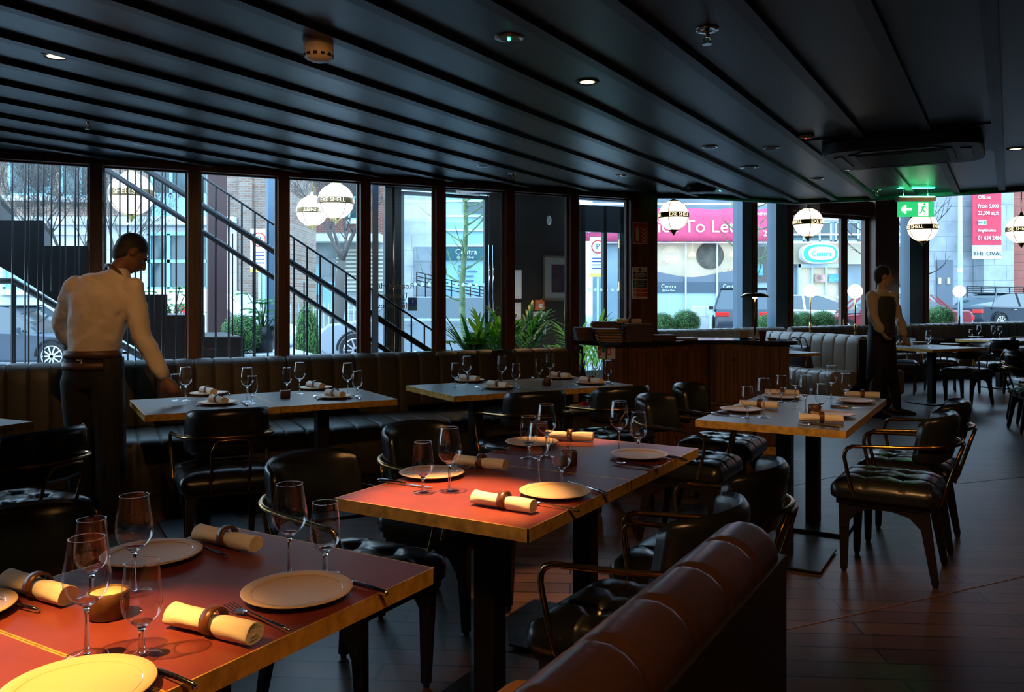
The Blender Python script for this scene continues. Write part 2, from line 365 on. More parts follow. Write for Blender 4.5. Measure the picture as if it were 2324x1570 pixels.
# sliding glass doors with dot manifestation
def glassdoor(name, px0, px1, z1, label=None):
    t0, t1 = tw(px0, PN), tw(px1, PN); L = t1-t0; e = struct(empty(name, wp((t0+t1)/2, PN, 0), RW))
    MB().box((0, 0, z1/2), (L, .008, z1)).build('glass', M_pane, e)
    f = MB(); f.box((-L/2+.02, 0, z1/2), (.04, .05, z1)); f.box((L/2-.02, 0, z1/2), (.04, .05, z1)); f.box((0, 0, .06), (L, .05, .12)); f.box((0, 0, z1-.02), (L, .05, .04))
    f.build('door_frame', M_alu if name == 'door_1' else M_door, e)
    return e, L
zd = zw(950, 434, PN)-.01
e1, L1 = glassdoor('door_1', 908, 1000, zd); e2, L2 = glassdoor('door_2', 1003, 1106, zd)
m_dot = M_dotm
for e, L in ((e1, L1), (e2, L2)):
    for z in (1.55, .78):
        m = MB(); q = -L/2+.09
        while q < L/2-.05: m.cyl((q, -.006, z), (q, -.009, z), .021, n=14); q += .085
        m.build('dot_row', m_dot, e)
# door 3: panelled door standing on the right of the porch, seen through the last pane
t0, t1 = tw(1311, PN), tw(1421, PN); L = t1-t0; e3 = struct(empty('door_3', wp((t0+t1)/2, PN-.05, 0), RW))
f = MB(); H = 2.55
for x0, x1 in ((-L/2, -L/2+.07), (-L*.04, L*.03), (L*.3, L/2)): f.b2((x0, -.03, .02), (x1, .03, H))
f.b2((-L/2, -.03, 2.22), (L/2, .03, H)); f.b2((-L/2, -.03, .02), (L/2, .03, .5))
f.build('door_frame', M_door, e3, bevel=.004)
MB().box((0, 0, 1.2), (L, .008, 2.2)).build('glass', M_pane, e3)
for z in (2.08, 1.55, .75): MB().box((L*.29, -.035, z), (.03, .02, .11)).build('hinge', M_bright, e3, bevel=.004)
m = MB(); q = -L/2+.05
while q < L*.3: m.cyl((q, -.006, 1.5), (q, -.009, 1.5), .02, n=14); q += .085
m.build('dot_row', m_dot, e3)
# high window facade on the street side
def fpost(pa, pb, m1, m2, z0=0, z1=ZX):
    global nb
    a, b = tf(pa), tf(pb); w_ = b-a; m = MB(); m.box(fp(a+w_*.38, -.02, (z0+z1)/2), (w_*.76, .2, z1-z0), RF); o = struct(m.build('trim_%d' % (100+nb), m1)); nb += 1
    m = MB(); m.box(fp(a+w_*.88, -.04, (z0+z1)/2), (w_*.24, .26, z1-z0), RF); struct(m.build('trim_%d' % (100+nb), m2)); nb += 1
fpost(1672, 1701, M_blue, M_frame); fpost(1749, 1783, M_blue, M_frame); fpost(2052, 2090, M_blue, M_frame)
struct(MB().box(fp((tf(1965)+tf(2018))/2, -.05, ZX/2), (tf(2018)-tf(1965), .3, ZX), RF).build('trim_140', M_frame))
wallseg('wall_facade', fp(-.4, 0), fp(14, 0), 0, .55, .12, M_dark)
n_ = 41
for a, b in ((1440, 1672), (1701, 1749), (2018, 2052), (2090, 2560)):
    ta, tb = tf(a), tf(b); e = struct(empty('window_%d' % n_, fp((ta+tb)/2, 0, .55), RF)); n_ += 1
    MB().box((0, 0, (ZX-.55)/2), (tb-ta, .008, ZX-.55)).build('glass', M_pane, e)
ta, tb = tf(1783), tf(1965); zh = 2.85
struct(MB().box(fp((ta+tb)/2, -.04, zh+.13), (tb-ta, .22, .26), RF).build('trim_141', M_frame))
for i, (a, b) in enumerate(((1783, 1911), (1911, 1965))):
    ta, tb = tf(a), tf(b); L = tb-ta; e = struct(empty('door_%d' % (4+i), fp((ta+tb)/2, -.02, 0), RF))
    MB().box((0, 0, zh/2), (L-.05, .008, zh)).build('glass', M_pane, e)
    f = MB(); s_ = .085
    f.b2((L/2-s_, -.03, .05), (L/2, .03, zh)); f.b2((-L/2, -.03, .05), (-L/2+(.01 if i == 0 else s_), .03, zh)); f.b2((-L/2, -.03, zh-.06), (L/2, .03, zh)); f.b2((-L/2, -.03, .05), (L/2, .03, .55))
    f.build('door_frame', M_frame, e)
    if i == 0: MB().box((L/2-.04, -.045, .98), (.035, .02, .12)).build('handle', M_bright, e, bevel=.005)

# ------------------------------------------------------------------ benches (banquettes)
def channels(mb, x0, x1, n, prof, bulge=.018, res=5):
    """padded panel: profile of (y, z) points swept along x with n vertical channels"""
    k = len(prof); vs = []; fs = []; nrm = []; wc = 1/n; xs = []
    for c in range(n):
        for q, bl in ((0, 0), (.02, .45), (.055, .85), (.14, 1), (.5, 1.12), (.86, 1), (.945, .85), (.98, .45)): xs.append(((c+q)*wc, bl))
    xs.append((1, 0)); nx = len(xs)
    for i, (y, z) in enumerate(prof):
        a = Vector(prof[max(i-1, 0)]); b = Vector(prof[min(i+1, k-1)]); d = (b-a).normalized(); nrm.append((d.y, -d.x))
    for q, bl in xs:
        x = x0+(x1-x0)*q
        for (y, z), (ny, nz) in zip(prof, nrm): vs.append((x, y+ny*bl*bulge, z+nz*bl*bulge))
    for i in range(nx-1):
        for q in range(k-1): fs.append((i*k+q, (i+1)*k+q, (i+1)*k+q+1, i*k+q+1))
    fs.append(tuple(range(k))); fs.append(tuple((nx-1)*k+q for q in range(k)))
    return mb.add(vs, fs)
def bench(name, L, label, cat, m_, nch, ztop=.92, zs=.47, depth=.6, bt=.13, base=M_dwood, loc=(0, 0, 0), rz=0, group=None, seat=True):
    """bench whose back stands at y=0, facing -y; x along its length"""
    e = empty(name, loc, rz, label, cat, group)
    # profile walks up the front of the back pad and over the top (left-hand normals point outwards)
    y1 = -bt
    prof = [(-.01, .05), (-.01, ztop-.05), (-.03, ztop-.012), (-.055, ztop), (y1+.03, ztop-.005), (y1+.005, ztop-.035), (y1-.01, ztop-.12), (y1-.03, zs-.03), (y1-.03, .3)]
    m = channels(MB(), -L/2, L/2, nch, [(y, z) for y, z in prof], .014); m.build('backrest', m_, e, smooth=True)
    if seat:
        prof = [(y1-.01, zs-.1), (y1-.02, zs-.012), (y1-.1, zs), (-depth+.05, zs), (-depth+.01, zs-.02), (-depth, zs-.06), (-depth+.005, .14), (-depth+.05, .12)]
        channels(MB(), -L/2, L/2, nch, prof, .01).build('seat', m_, e, smooth=True)
        MB().b2((-L/2+.02, -depth+.07, 0), (L/2-.02, -.03, .13)).build('plinth', base, e)
    return reg(e)
ta = tw(-260, -.12); tb = tw(649, -.14); tc_ = tw(1284, -.12)
bench('banquette', tb-ta-.01, 'long olive brown channelled leather banquette behind the waiter, under the left windows', 'bench', M_leath2, 19, .925, loc=wp((ta+tb)/2, -.02), rz=RW, group='banquettes under the street windows', depth=.84, bt=.16)
bench('banquette', tc_-tb-.01, 'olive brown banquette in front of the porch windows, ending beside the host cabinet', 'bench', M_leath2, 14, .93, loc=wp((tc_+tb)/2, -.02), rz=RW, group='banquettes under the street windows', depth=.84, bt=.16)
# right side banquettes
t0, t1 = tf(1496, -.45), tf(1785, -.45)
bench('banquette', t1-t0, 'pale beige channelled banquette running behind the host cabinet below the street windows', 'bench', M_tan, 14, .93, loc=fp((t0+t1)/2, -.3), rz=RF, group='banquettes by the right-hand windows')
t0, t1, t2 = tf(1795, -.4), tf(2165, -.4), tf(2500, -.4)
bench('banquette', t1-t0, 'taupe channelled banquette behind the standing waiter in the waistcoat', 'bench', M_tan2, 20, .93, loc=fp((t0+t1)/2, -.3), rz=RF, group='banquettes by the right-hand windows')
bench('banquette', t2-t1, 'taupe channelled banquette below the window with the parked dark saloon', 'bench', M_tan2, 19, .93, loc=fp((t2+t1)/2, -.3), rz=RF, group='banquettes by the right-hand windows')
# the free-standing booth, seats on both faces
q0, q1 = Vector((3.78, 12.3, 0)), Vector((4.5, 10.55, 0)); dq = (q1-q0); Lq = dq.length; rq = math.atan2(dq.y, dq.x)
e = empty('booth', (q0+q1)/2, rq, 'pale leather double booth with a brown bag on its seat and globe lamp above', 'bench')
prof = [(-.01, .05), (-.01, .86), (-.04, .9), (-.09, .905), (-.13, .88), (-.15, .8), (-.17, .44), (-.17, .3)]
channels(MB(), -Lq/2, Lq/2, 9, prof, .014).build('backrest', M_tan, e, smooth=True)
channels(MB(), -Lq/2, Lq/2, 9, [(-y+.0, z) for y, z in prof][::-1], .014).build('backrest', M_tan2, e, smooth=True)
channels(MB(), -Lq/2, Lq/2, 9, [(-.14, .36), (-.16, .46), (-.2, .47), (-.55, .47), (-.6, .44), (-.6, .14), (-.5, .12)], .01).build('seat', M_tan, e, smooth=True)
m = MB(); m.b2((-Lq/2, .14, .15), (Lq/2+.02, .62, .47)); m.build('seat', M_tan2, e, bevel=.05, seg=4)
MB().b2((-Lq/2, -.5, 0), (Lq/2-.1, .5, .13)).build('plinth', M_dwood, e)
m = MB(); m.b2((Lq/2, -.17, .02), (Lq/2+.03, .17, .88)); m.build('end_panel', M_tan2, e, bevel=.01)
# foreground sofa back: roll end at far end, runs along b
B1 = Vector((-.18, 1.936, 0)); se = B1+B*.123+A*.768          # outer top corner of its panel
Ls = 2.1; e = empty('sofa', se-B*(Ls/2), ang(B)+PI/2, 'chestnut brown rolled-top leather sofa in the foreground, seen from behind its dark wooden panel', 'sofa')
# local x = along b (rz turned so that local x -> B), local y -> left of B (towards the tables)
vs = MB(); nseg = 12; res = 26; nx = nseg*res+1; ring = 18; V = []; F = []
for i in range(nx):
    x = -Ls/2+Ls*(i/(nx-1)); f_ = (i/res) % 1.0; dd = min(f_, 1-f_)*Ls/nseg; bl = .006*(1-math.exp(-(dd/.008)**2))
    endf = min(1, max(0, (Ls/2-x)/.05)); endf = math.sqrt(1-(1-endf)**2) if endf < 1 else 1
    for k in range(ring):
        a = 2*PI*k/ring; r = (.06+bl)*(.55+.45*endf)
        V.append((x, .074+math.cos(a)*r*1.02, .866+math.sin(a)*r))
for i in range(nx-1):
    for k in range(ring): F.append((i*ring+k, i*ring+(k+1) % ring, (i+1)*ring+(k+1) % ring, (i+1)*ring+k))
F.append(tuple(range(ring))); F.append(tuple((nx-1)*ring+k for k in range(ring)))
MB().add(V, F).build('headroll', M_brown, e, smooth=True)
MB().b2((-Ls/2, 0, 0), (Ls/2, .022, .868)).build('back_panel', M_dwood, e, bevel=.003)
channels(MB(), -Ls/2, Ls/2-.02, nseg, [(.05, .3), (.05, .8), (.13, .8), (.15, .7), (.17, .4)][::-1], .012).build('backrest', M_brown, e, smooth=True)
MB().b2((-Ls/2, .15, .3), (Ls/2+.05, .66, .475)).build('seat', mat('ochre leather', (.5, .2, .05), .5, bump=.1), e, bevel=.05, seg=4)
MB().b2((-Ls/2, .03, 0), (Ls/2-.05, .6, .3)).build('plinth', M_dwood, e)
# ------------------------------------------------------------------ prototypes
def make_table(name, label, top, w_=.70, d=.718):
    e = empty(name, (0, 0, 0), 0, label, 'table')
    MB().b2((-w_/2+.004, -d/2+.004, .716), (w_/2-.004, d/2-.004, .75)).build('tabletop', top, e)
    m = MB()
    for s in (-1, 1):
        m.b2((s*w_/2, -d/2, .713), (s*(w_/2-.004), d/2, .7502)); m.b2((-w_/2, s*d/2, .713), (w_/2, s*(d/2-.004), .7502))
    m.build('edge_band', M_brass, e)
    MB().box((0, 0, .362), (.078, .078, .70)).build('pedestal', M_iron, e, bevel=.003)
    MB().box((0, 0, .706), (.3, .3, .012)).build('mounting_plate', M_iron, e)
    MB().box((0, 0, .013), (.45, .45, .01)).build('base_plate', M_iron, e, bevel=.004)
    m = MB()
    for x in (-1, 1):
        for y in (-1, 1): m.cyl((x*.19, y*.19, 0), (x*.19, y*.19, .009), .014)
    m.build('foot', M_black, e)
    return reg(e)
def make_chair(metal=None):
    metal = metal or M_brass2
    e = empty('dining_chair', (0, 0, 0), 0, 'x', 'chair')
    # seat cushion: rounded square, button tufted
    n = 34; S = .235; btn = [(x, y) for x in (-.085, .085) for y in (-.08, .08)]
    def hgt(x, y):
        ex = max(0, 1-abs(x/S)**5)*max(0, 1-abs(y/S)**5); z = .445+.046*ex**.6
        for bx, by in btn:
            r = math.hypot(x-bx, y-by); z -= .026*math.exp(-(r/.03)**2)+.008*math.exp(-(r/.07)**2)
        for bx in (-.085, .085): z -= .006*math.exp(-((x-bx)/.007)**2)*(1 if abs(x) < S*.93 else 0)
        for by in (-.08, .08): z -= .006*math.exp(-((y-by)/.007)**2)*(1 if abs(y) < S*.93 else 0)
        for c_ in (0,): z -= .004*math.exp(-((abs(x)-abs(y)*1.03)/.006)**2)*math.exp(-(math.hypot(x, y)/.12)**4)
        return z
    def rr(u, v):  # square grid -> rounded square
        x, y = u*S, v*S; c_ = .05; ax, ay = abs(x), abs(y); k = S-c_
        if ax > k and ay > k:
            dx, dy = ax-k, ay-k; mx = max(dx, dy); h = math.hypot(dx, dy)
            if h > 0: ax, ay = k+dx*mx/h, k+dy*mx/h
        return math.copysign(ax, x), math.copysign(ay, y)
    m = MB(); vs = []; fs = []
    for j in range(n+1):
        for i in range(n+1):
            x, y = rr(-1+2*i/n, -1+2*j/n); vs.append((x, y, hgt(x, y)))
    for j in range(n):
        for i in range(n): a = j*(n+1)+i; fs.append((a, a+1, a+n+2, a+n+1))
    per = [i for i in range(n)]+[j*(n+1)+n for j in range(n)]+[n*(n+1)+n-i for i in range(n)]+[(n-j)*(n+1) for j in range(n)]
    last = per
    for sc_, z in ((1.035, .432), (1.045, .41), (1.03, .385), (.99, .378)):
        cur = []
        for p in per: cur.append(len(vs)); vs.append((vs[p][0]*sc_, vs[p][1]*sc_, z))
        for q in range(len(per)): q2 = (q+1) % len(per); fs.append((last[q], last[q2], cur[q2], cur[q]))
        last = cur
    fs.append(tuple(last)); m.add(vs, fs); seat = m.build('seat', M_leather, e, smooth=True)
    for bx, by in btn: MB().ball((bx, by, hgt(bx, by)+.002), .0075, 8, (1, 1, .5)).build('button', M_leather, seat, smooth=True)
    # curved back shell
    m = MB(); nu, nv = 22, 12
    def bk(u, v, side):
        zt = 1-abs(u)**4*.0
        x = .215*math.sin(u*1.25)/math.sin(1.25); hh = .245*(1-.0*abs(u)); rnd = (1-abs(u)**7)**.5 if abs(u) < 1 else 0
        v2 = v*(.72+.28*rnd); z = .69+v2*.122*(1 if v > 0 else .95)+.004*math.cos(u*3)
        th = .026*max(0, (1-abs(v)**6))**.5*max(0.0, (1-abs(u)**10))**.5
        y = -.262+.135*abs(u)**2.2-(z-.57)*.17
        return (x*(1-.02*v), y+side*th, z)
    vs = []; fs = []
    for side in (1, -1):
        for j in range(nv+1):
            for i in range(nu+1): vs.append(bk(-1+2*i/nu, -1+2*j/nv, side))
    K = (nu+1)*(nv+1)
    for s in (0, K):
        for j in range(nv):
            for i in range(nu): a = s+j*(nu+1)+i; fs.append((a, a+1, a+nu+2, a+nu+1))
    m.add(vs, fs); bo = m.build('backrest', M_leather, e, smooth=True)
    bmm = bmesh.new(); bmm.from_mesh(bo.data); bmesh.ops.remove_doubles(bmm, verts=bmm.verts, dist=.0008); bmesh.ops.recalc_face_normals(bmm, faces=bmm.faces); bmm.to_mesh(bo.data); bmm.free()
    # brass tube: arms and the rail round the back in one sweep
    def smooth_path(p, it=2):
        for _ in range(it):
            q = [p[0]]
            for a, b in zip(p, p[1:]): q += [tuple(a[k]*.75+b[k]*.25 for k in range(3)), tuple(a[k]*.25+b[k]*.75 for k in range(3))]
            p = q+[p[-1]]
        return p
    half = [(.248, .12, .395), (.256, .15, .50), (.262, .175, .645), (.255, .05, .652), (.235, -.13, .66), (.215, -.235, .668), (.12, -.318, .672), (0, -.335, .673)]
    path = half+[(-x, y, z) for x, y, z in half[-2::-1]]
    m = MB(); m.tube(smooth_path(path), .0095, 8); m.build('arm_rail', metal, e, smooth=True)
    m = MB(); m.tube(smooth_path([(.095, -.245, .37), (.095, -.27, .45), (.095, -.335, .655), (.0, -.34, .66), (-.095, -.335, .655), (-.095, -.27, .45), (-.095, -.245, .37)], 1), .008, 8); m.build('back_support', metal, e, smooth=True)
    # wooden frame
    MB().box((0, 0, .365), (.43, .43, .03)).build('seat_frame', M_dwood, e, bevel=.004)
    for s in (-1, 1):
        m = MB(); m.exyz([(.2, .355), (-.2, .355), (-.2, .24), (-.165, .27), (-.12, .315), (-.04, .335), (.06, .335), (.12, .31), (.155, .26), (.165, .23), (.2, .23)], s*.175, s*.205)
        m.build('side_rail', M_dwood, e)
    for sx, sy in ((-1, 1), (1, 1), (-1, -1), (1, -1)):
        m = MB(); m.bar((sx*.185, sy*.18, .355), (sx*(.17 if sy > 0 else .205), .185 if sy > 0 else -.235, .012), .045, .05)
        # taper toward the foot
        lo = min(v[2] for v in m.v); cxx = sum(v[0] for v in m.v if v[2] < .1)/4; cyy = sum(v[1] for v in m.v if v[2] < .1)/4
        m.v = [((cxx+(v[0]-cxx)*.62, cyy+(v[1]-cyy)*.62, v[2]) if v[2] < .1 else v) for v in m.v]
        lg = m.build('leg', M_dwood, e, bevel=.003)
        MB().cyl((cxx, cyy, 0), (cxx, cyy, .014), .012, n=10).build('glide', M_black, lg)
    return reg(e)
def make_glass(kind):
    if kind == 'wine':
        e = empty('wine_glass', (0, 0, 0), 0, 'x', 'glass'); H = .207
        bowl = [(.0045, .0905), (.013, .094), (.026, .103), (.036, .118), (.0395, .134), (.038, .152), (.0335, .18), (.0295, H)]
        ft = [(.0345, .0008), (.03, .0022), (.014, .0052), (.0058, .012)]; st = [(0, .004), (.006, .0045), (.0058, .012), (.0042, .025), (.0038, .055), (.0042, .08), (.0065, .0885), (.014, .0935), (.02, .0985), (.013, .0965), (.004, .0955), (0, .0955)]
    else:
        e = empty('water_glass', (0, 0, 0), 0, 'x', 'glass'); H = .164
        bowl = [(.005, .0535), (.014, .057), (.026, .066), (.0325, .079), (.0345, .095), (.0335, .115), (.0305, .14), (.0285, H)]
        ft = [(.0325, .0008), (.028, .0022), (.013, .0052), (.006, .011)]; st = [(0, .004), (.006, .0045), (.006, .011), (.005, .022), (.005, .04), (.0065, .05), (.013, .056), (.019, .061), (.012, .059), (.004, .058), (0, .058)]
    def fine(p, it=2):
        for _ in range(it):
            q = [p[0]]
            for a, b in zip(p, p[1:]): q += [tuple(a[k]*.75+b[k]*.25 for k in range(2)), tuple(a[k]*.25+b[k]*.75 for k in range(2))]
            p = q+[p[-1]]
        return p
    b = MB(); b.shell(fine(bowl), 32); b.build('bowl', M_bowl, e, smooth=True)
    r = bowl[-1][0]-.0005; t = MB(); pts = [(r*math.cos(2*PI*i/32), r*math.sin(2*PI*i/32), H) for i in range(33)]; t.tube(pts, .0009, 6); t.build('rim', M_stem, e, smooth=True)
    s = MB(); s.lathe(fine([(max(a, 1e-7), b) for a, b in st], 1), 28); s.build('stem', M_stem, e, smooth=True)
    s = MB(); s.shell(fine(ft, 2), 32); s.shell([(.0345 if kind == 'wine' else .0325, .0008), (.02, .0003), (.001, .0003)], 32); s.build('foot', M_foot, e, smooth=True)
    s = MB(); rf = .0342 if kind == 'wine' else .0322; s.tube([(rf*math.cos(2*PI*i/32), rf*math.sin(2*PI*i/32), .0009) for i in range(33)], .0008, 6); s.build('foot_rim', M_stem, e, smooth=True)
    return reg(e)
def make_plate():
    e = empty('dinner_plate', (0, 0, 0), 0, 'x', 'plate')
    prof = [(0, .001), (.06, .001), (.07, .003), (.1, .010), (.114, .0145), (.115, .016), (.113, .0175), (.095, .0135)]
    MB().lathe([(max(r, 1e-7), z) for r, z in prof]+[(.09, .012)], 56).build('rim', M_plate, e, smooth=True)
    prof = [(.0932, .0135), (.0905, .0118), (.085, .0092), (.077, .0074), (.065, .0062), (.05, .0054), (.03, .005), (0.0000001, .0049)]
    MB().shell(prof, 56).build('well', M_glaze, e, smooth=True)
    return reg(e)
def make_napkin():
    e = empty('rolled_napkin', (0, 0, 0), 0, 'x', 'napkin'); rnd = random.Random(3)
    m = MB(); n = 40; L = .262; nxx = 30; V = []; F = []
    def R(i, k):
        x = -L/2+L*i/(nxx-1); a = 2*PI*k/n; pinch = .0055*math.exp(-((x)/.02)**2)
        r = .0222-pinch+.0022*noise.noise(Vector((x*14, math.cos(a)*1.3, math.sin(a)*1.3)))+.0012*math.sin(a*3+x*22)
        return (x, math.cos(a)*r*1.06, .0215+math.sin(a)*r*.9)
    for i in range(nxx):
        for k in range(n): V.append(R(i, k))
    for i in range(nxx-1):
        for k in range(n): F.append((i*n+k, i*n+(k+1) % n, (i+1)*n+(k+1) % n, (i+1)*n+k))
    # spiral ends
    for i, sgn in ((0, 1), (nxx-1, -1)):
        prev = [i*n+k for k in range(n)]
        for q, (f_, dx) in enumerate(((.92, -.002), (.75, .007), (.62, .001), (.45, .008), (.3, .002), (.12, .006))):
            cur = []
            for k in range(n):
                x, y, z = R(i, k); cur.append(len(V)); V.append((x+sgn*dx, y*f_, .0215+(z-.0215)*f_))
            for k in range(n): F.append((prev[k], prev[(k+1) % n], cur[(k+1) % n], cur[k]))
            prev = cur
        F.append(tuple(prev))
    m.add(V, F).build('linen', M_nap, e, smooth=True)
    m = MB(); m.tube([(-.02+.0, .0, .0215), (.02, 0, .0215)], .0, 4)
    r = MB(); pr = []; n2 = 36; V = []; F = []
    sec = [(-.013, .0225), (.013, .0225), (.015, .024), (.013, .0275), (-.013, .0275), (-.015, .024)]
    for k in range(n2):
        a = 2*PI*k/n2
        for x, rr_ in sec: V.append((x+.005, math.cos(a)*rr_, .0265+math.sin(a)*rr_*.97))
    for k in range(n2):
        for q in range(6): F.append((k*6+q, ((k+1) % n2)*6+q, ((k+1) % n2)*6+(q+1) % 6, k*6+(q+1) % 6))
    r.add(V, F).build('napkin_ring', M_ring, e, smooth=True)
    return reg(e)
def make_cutlery(kind):
    e = empty(kind, (0, 0, 0), 0, 'x', 'cutlery')
    if kind == 'knife':
        MB().tube([(0, -.115, .006), (0, -.11, .006), (0, -.06, .007), (0, -.01, .0065), (0, 0, .006)], [.004, .0065, .0068, .0055, .004], 10, .7, side=(0, 0, 1)).build('handle', M_steel, e, smooth=True)
        m = MB(); m.prism([(-.003, -.002), (.004, -.002), (.007, .03), (.008, .07), (.004, .1), (-.003, .112)], .004, .0058); m.build('blade', M_steel, e, bevel=.0005)
    else:
        MB().tube([(0, -.1, .005), (0, -.08, .006), (0, -.02, .008), (0, .03, .011), (0, .045, .009)], [.0045, .0058, .003, .0027, .004], 10, .8, side=(0, 0, 1)).build('handle', M_steel, e, smooth=True)
        m = MB(); m.prism([(-.004, .04), (.004, .04), (.011, .055), (.0118, .068), (-.0118, .068), (-.011, .055)], .006, .0078); hd = m.build('head', M_steel, e, bevel=.0006)
        for x in (-.0098, -.0033, .0033, .0098): MB().bar((x, .066, .007), (x, .1, .011), .0026, .0016).build('tine', M_steel, hd)
    return reg(e)
def make_pot():
    e = empty('candle_pot', (0, 0, 0), 0, 'x', 'candle pot')
    MB().lathe([(1e-7, 0), (.03, 0), (.033, .003), (.034, .03), (.0345, .05), (.031, .052), (.0305, .045), (1e-7, .045)], 32).build('cup', wood('pot wood', (.05, .022, .01), (.11, .05, .022), .4, (20, 20, 4)), e, smooth=True)
    MB().lathe([(1e-7, .0452), (.0303, .0452), (.0295, .0475), (.006, .0465), (1e-7, .0465)], 24).build('wax', M_wax, e, smooth=True)
    return reg(e)
CH = make_chair(); WG = make_glass('wine'); TG = make_glass('water'); PL = make_plate(); NP = make_napkin(); KN = make_cutlery('knife'); FK = make_cutlery('fork'); CP = make_pot()

# ------------------------------------------------------------------ tables
def put_table(src, c, f, label, group='square brass-edged dining tables'): return place(src, (c[0], c[1], 0), ang(f), label, group)
TR = make_table('dining_table', 'x', M_top)
A1 = B1-A*.7; B2 = Vector((.044, 2.259, 0)); B4 = Vector((1.582, 3.952, 0))
put_table(TR, B1-A*.35-B*.359, B, 'nearest dining table with dark red top in the lower left, far half')
put_table(TR, B1-A*.35-B*1.079, B, 'dining table cut off by the bottom edge of the photo, holding the yellow-lit plate')
put_table(TR, B2-A*.35+B*.359, B, 'middle dining table, front half with the glowing red top and thick brass edge')
put_table(TR, B2-A*.35+B*1.079, B, 'middle dining table, rear half with a candle pot and two place settings')
TG4 = make_table('dining_table', 'x', M_top2, .736, .75)
put_table(TG4, B4-A*.368+B*.375, B, 'grey-brown dining table with brass edge between the two pairs of black chairs, front half')
put_table(TG4, B4-A*.368+B*1.127, B, 'grey-brown dining table with brass edge, rear half towards the host cabinet')
T5d = Vector((.867, .499, 0)); T5n = Vector((-.499, .867, 0))
TW = make_table('dining_table', 'x', M_top2, .728, .79)
o5 = Vector((-1.98, 4.5, 0))
put_table(TW, o5+T5d*.364+T5n*.395, T5n, 'window table next to the white-shirted waiter, half where he places a glass', 'tables along the window banquettes')
put_table(TW, o5+T5d*1.094+T5n*.395, T5n, 'window table half holding the candle pot, beside the waiter\'s table', 'tables along the window banquettes')
o6 = Vector((-.376, 5.385, 0))
put_table(TW, o6+T5d*.364+T5n*.395, T5n, 'window table in front of the porch plants, half with its free corner showing', 'tables along the window banquettes')
put_table(TW, o6+T5d*1.094+T5n*.395, T5n, 'window table half nearest the host cabinet, with two chairs drawn up', 'tables along the window banquettes')
f9 = Vector((math.sin(math.radians(24)), math.cos(math.radians(24)), 0)); r9 = Vector((f9.y, -f9.x, 0)); c9 = Vector((-2.45, 4.27, 0))
put_table(TW, c9-r9*.364+f9*.0-f9*.395, f9, 'table corner cut off by the left edge of the photo, behind the leftmost chair', 'tables along the window banquettes')
TB = make_table('dining_table', 'x', M_top2, 1.0, .84)
n7 = Vector((5.28, 10.49, 0)); d7 = Vector((.915, .403, 0)); e7 = Vector((-.403, .915, 0))
put_table(TB, n7+d7*.5+e7*.42, e7, 'far dining table with one tall glass, right of the waistcoated waiter', 'far dining tables')
n8 = Vector((7.35, 12.5, 0))
put_table(TB, n8+d7*.5+e7*.42, e7, 'far dining table set with four glasses under the dark saloon window', 'far dining tables')
put_table(TB, n8+d7*1.5+e7*.42, e7, 'farthest dining table cut off by the right edge of the photo', 'far dining tables')
c10 = G(1846, 799, .75)
put_table(TB, c10-d7*.5+e7*.3, e7, 'small table behind the host cabinet beside the pale booth seat', 'far dining tables')

# ------------------------------------------------------------------ chairs
FA = Vector((.859, -.512, 0))
for c, f, lb in [
    ((-.55, 2.91), (.86, -.51), 'black chair at the left front of the middle table, tufted seat showing below the edge'),
    ((-.26, 3.66), (.86, -.51), 'black chair at the left rear of the middle table, behind its two near glasses'),
    ((-1.13, 2.09), (.86, -.51), 'black chair at the lower left edge, only its back seen behind glasses'),
    ((.36, 2.43), (-.83, .55), 'black chair at the right front of the middle table, half hidden by the sofa'),
    ((.655, 2.99), (-.86, .51), 'black chair at the right rear of the middle table, before the grey-brown table\'s leg'),
    ((1.03, 4.81), (.86, -.51), 'black chair at the left front of the grey-brown table, arm sweeping forward'),
    ((1.37, 5.45), (.86, -.51), 'black chair at the left rear of the grey-brown table, before the cabinet drawer'),
    ((1.93, 4.275), (-.84, .54), 'black leather armchair drawn out right of the grey-brown table, nearest of the right pair'),
    ((2.27, 4.785), (-.84, .54), 'black leather armchair behind the nearest one of the right pair, seen in profile'),
    ((-1.57, 4.55), (-.44, .9), 'black leather chair seen from behind at the window table beside the waiter'),
    ((-2.24, 3.74), (-.93, .36), 'black leather chair at the far left edge with a glowing orange rail'),
    ((.065, 5.37), (-.44, .9), 'black chair seen from behind at the porch window table, left one of two'),
    ((.64, 5.66), (-.44, .9), 'black leather chair seen from behind next to the host cabinet\'s left corner'),
    ((5.98, 10.98), (-.87, -.5), 'black chair facing the camera at the far table with the single glass'),
    ((5.75, 12.35), (-.4, -.9), 'black chair behind the far table with the single glass, seen over its top'),
    ((6.55, 12.75), (.5, .85), 'black chair back between the two far tables, just right of the single glass'),
    ((6.98, 12.0), (.1, 1), 'black chair seen from behind in front of the far table with four glasses'),
    ((5.87, 9.35), (.95, -.3), 'black chair cut by the photo\'s right edge, rear one of two'),
    ((5.5, 8.7), (.97, -.25), 'black chair cut by the photo\'s right edge, nearer one of two'),
    ((8.3, 12.2), (-.3, 1), 'black chair top at the right edge behind the farthest table'),
]:
    place(CH, (c[0], c[1], 0), ang(f), lb, 'black tufted armchairs with brass rails')

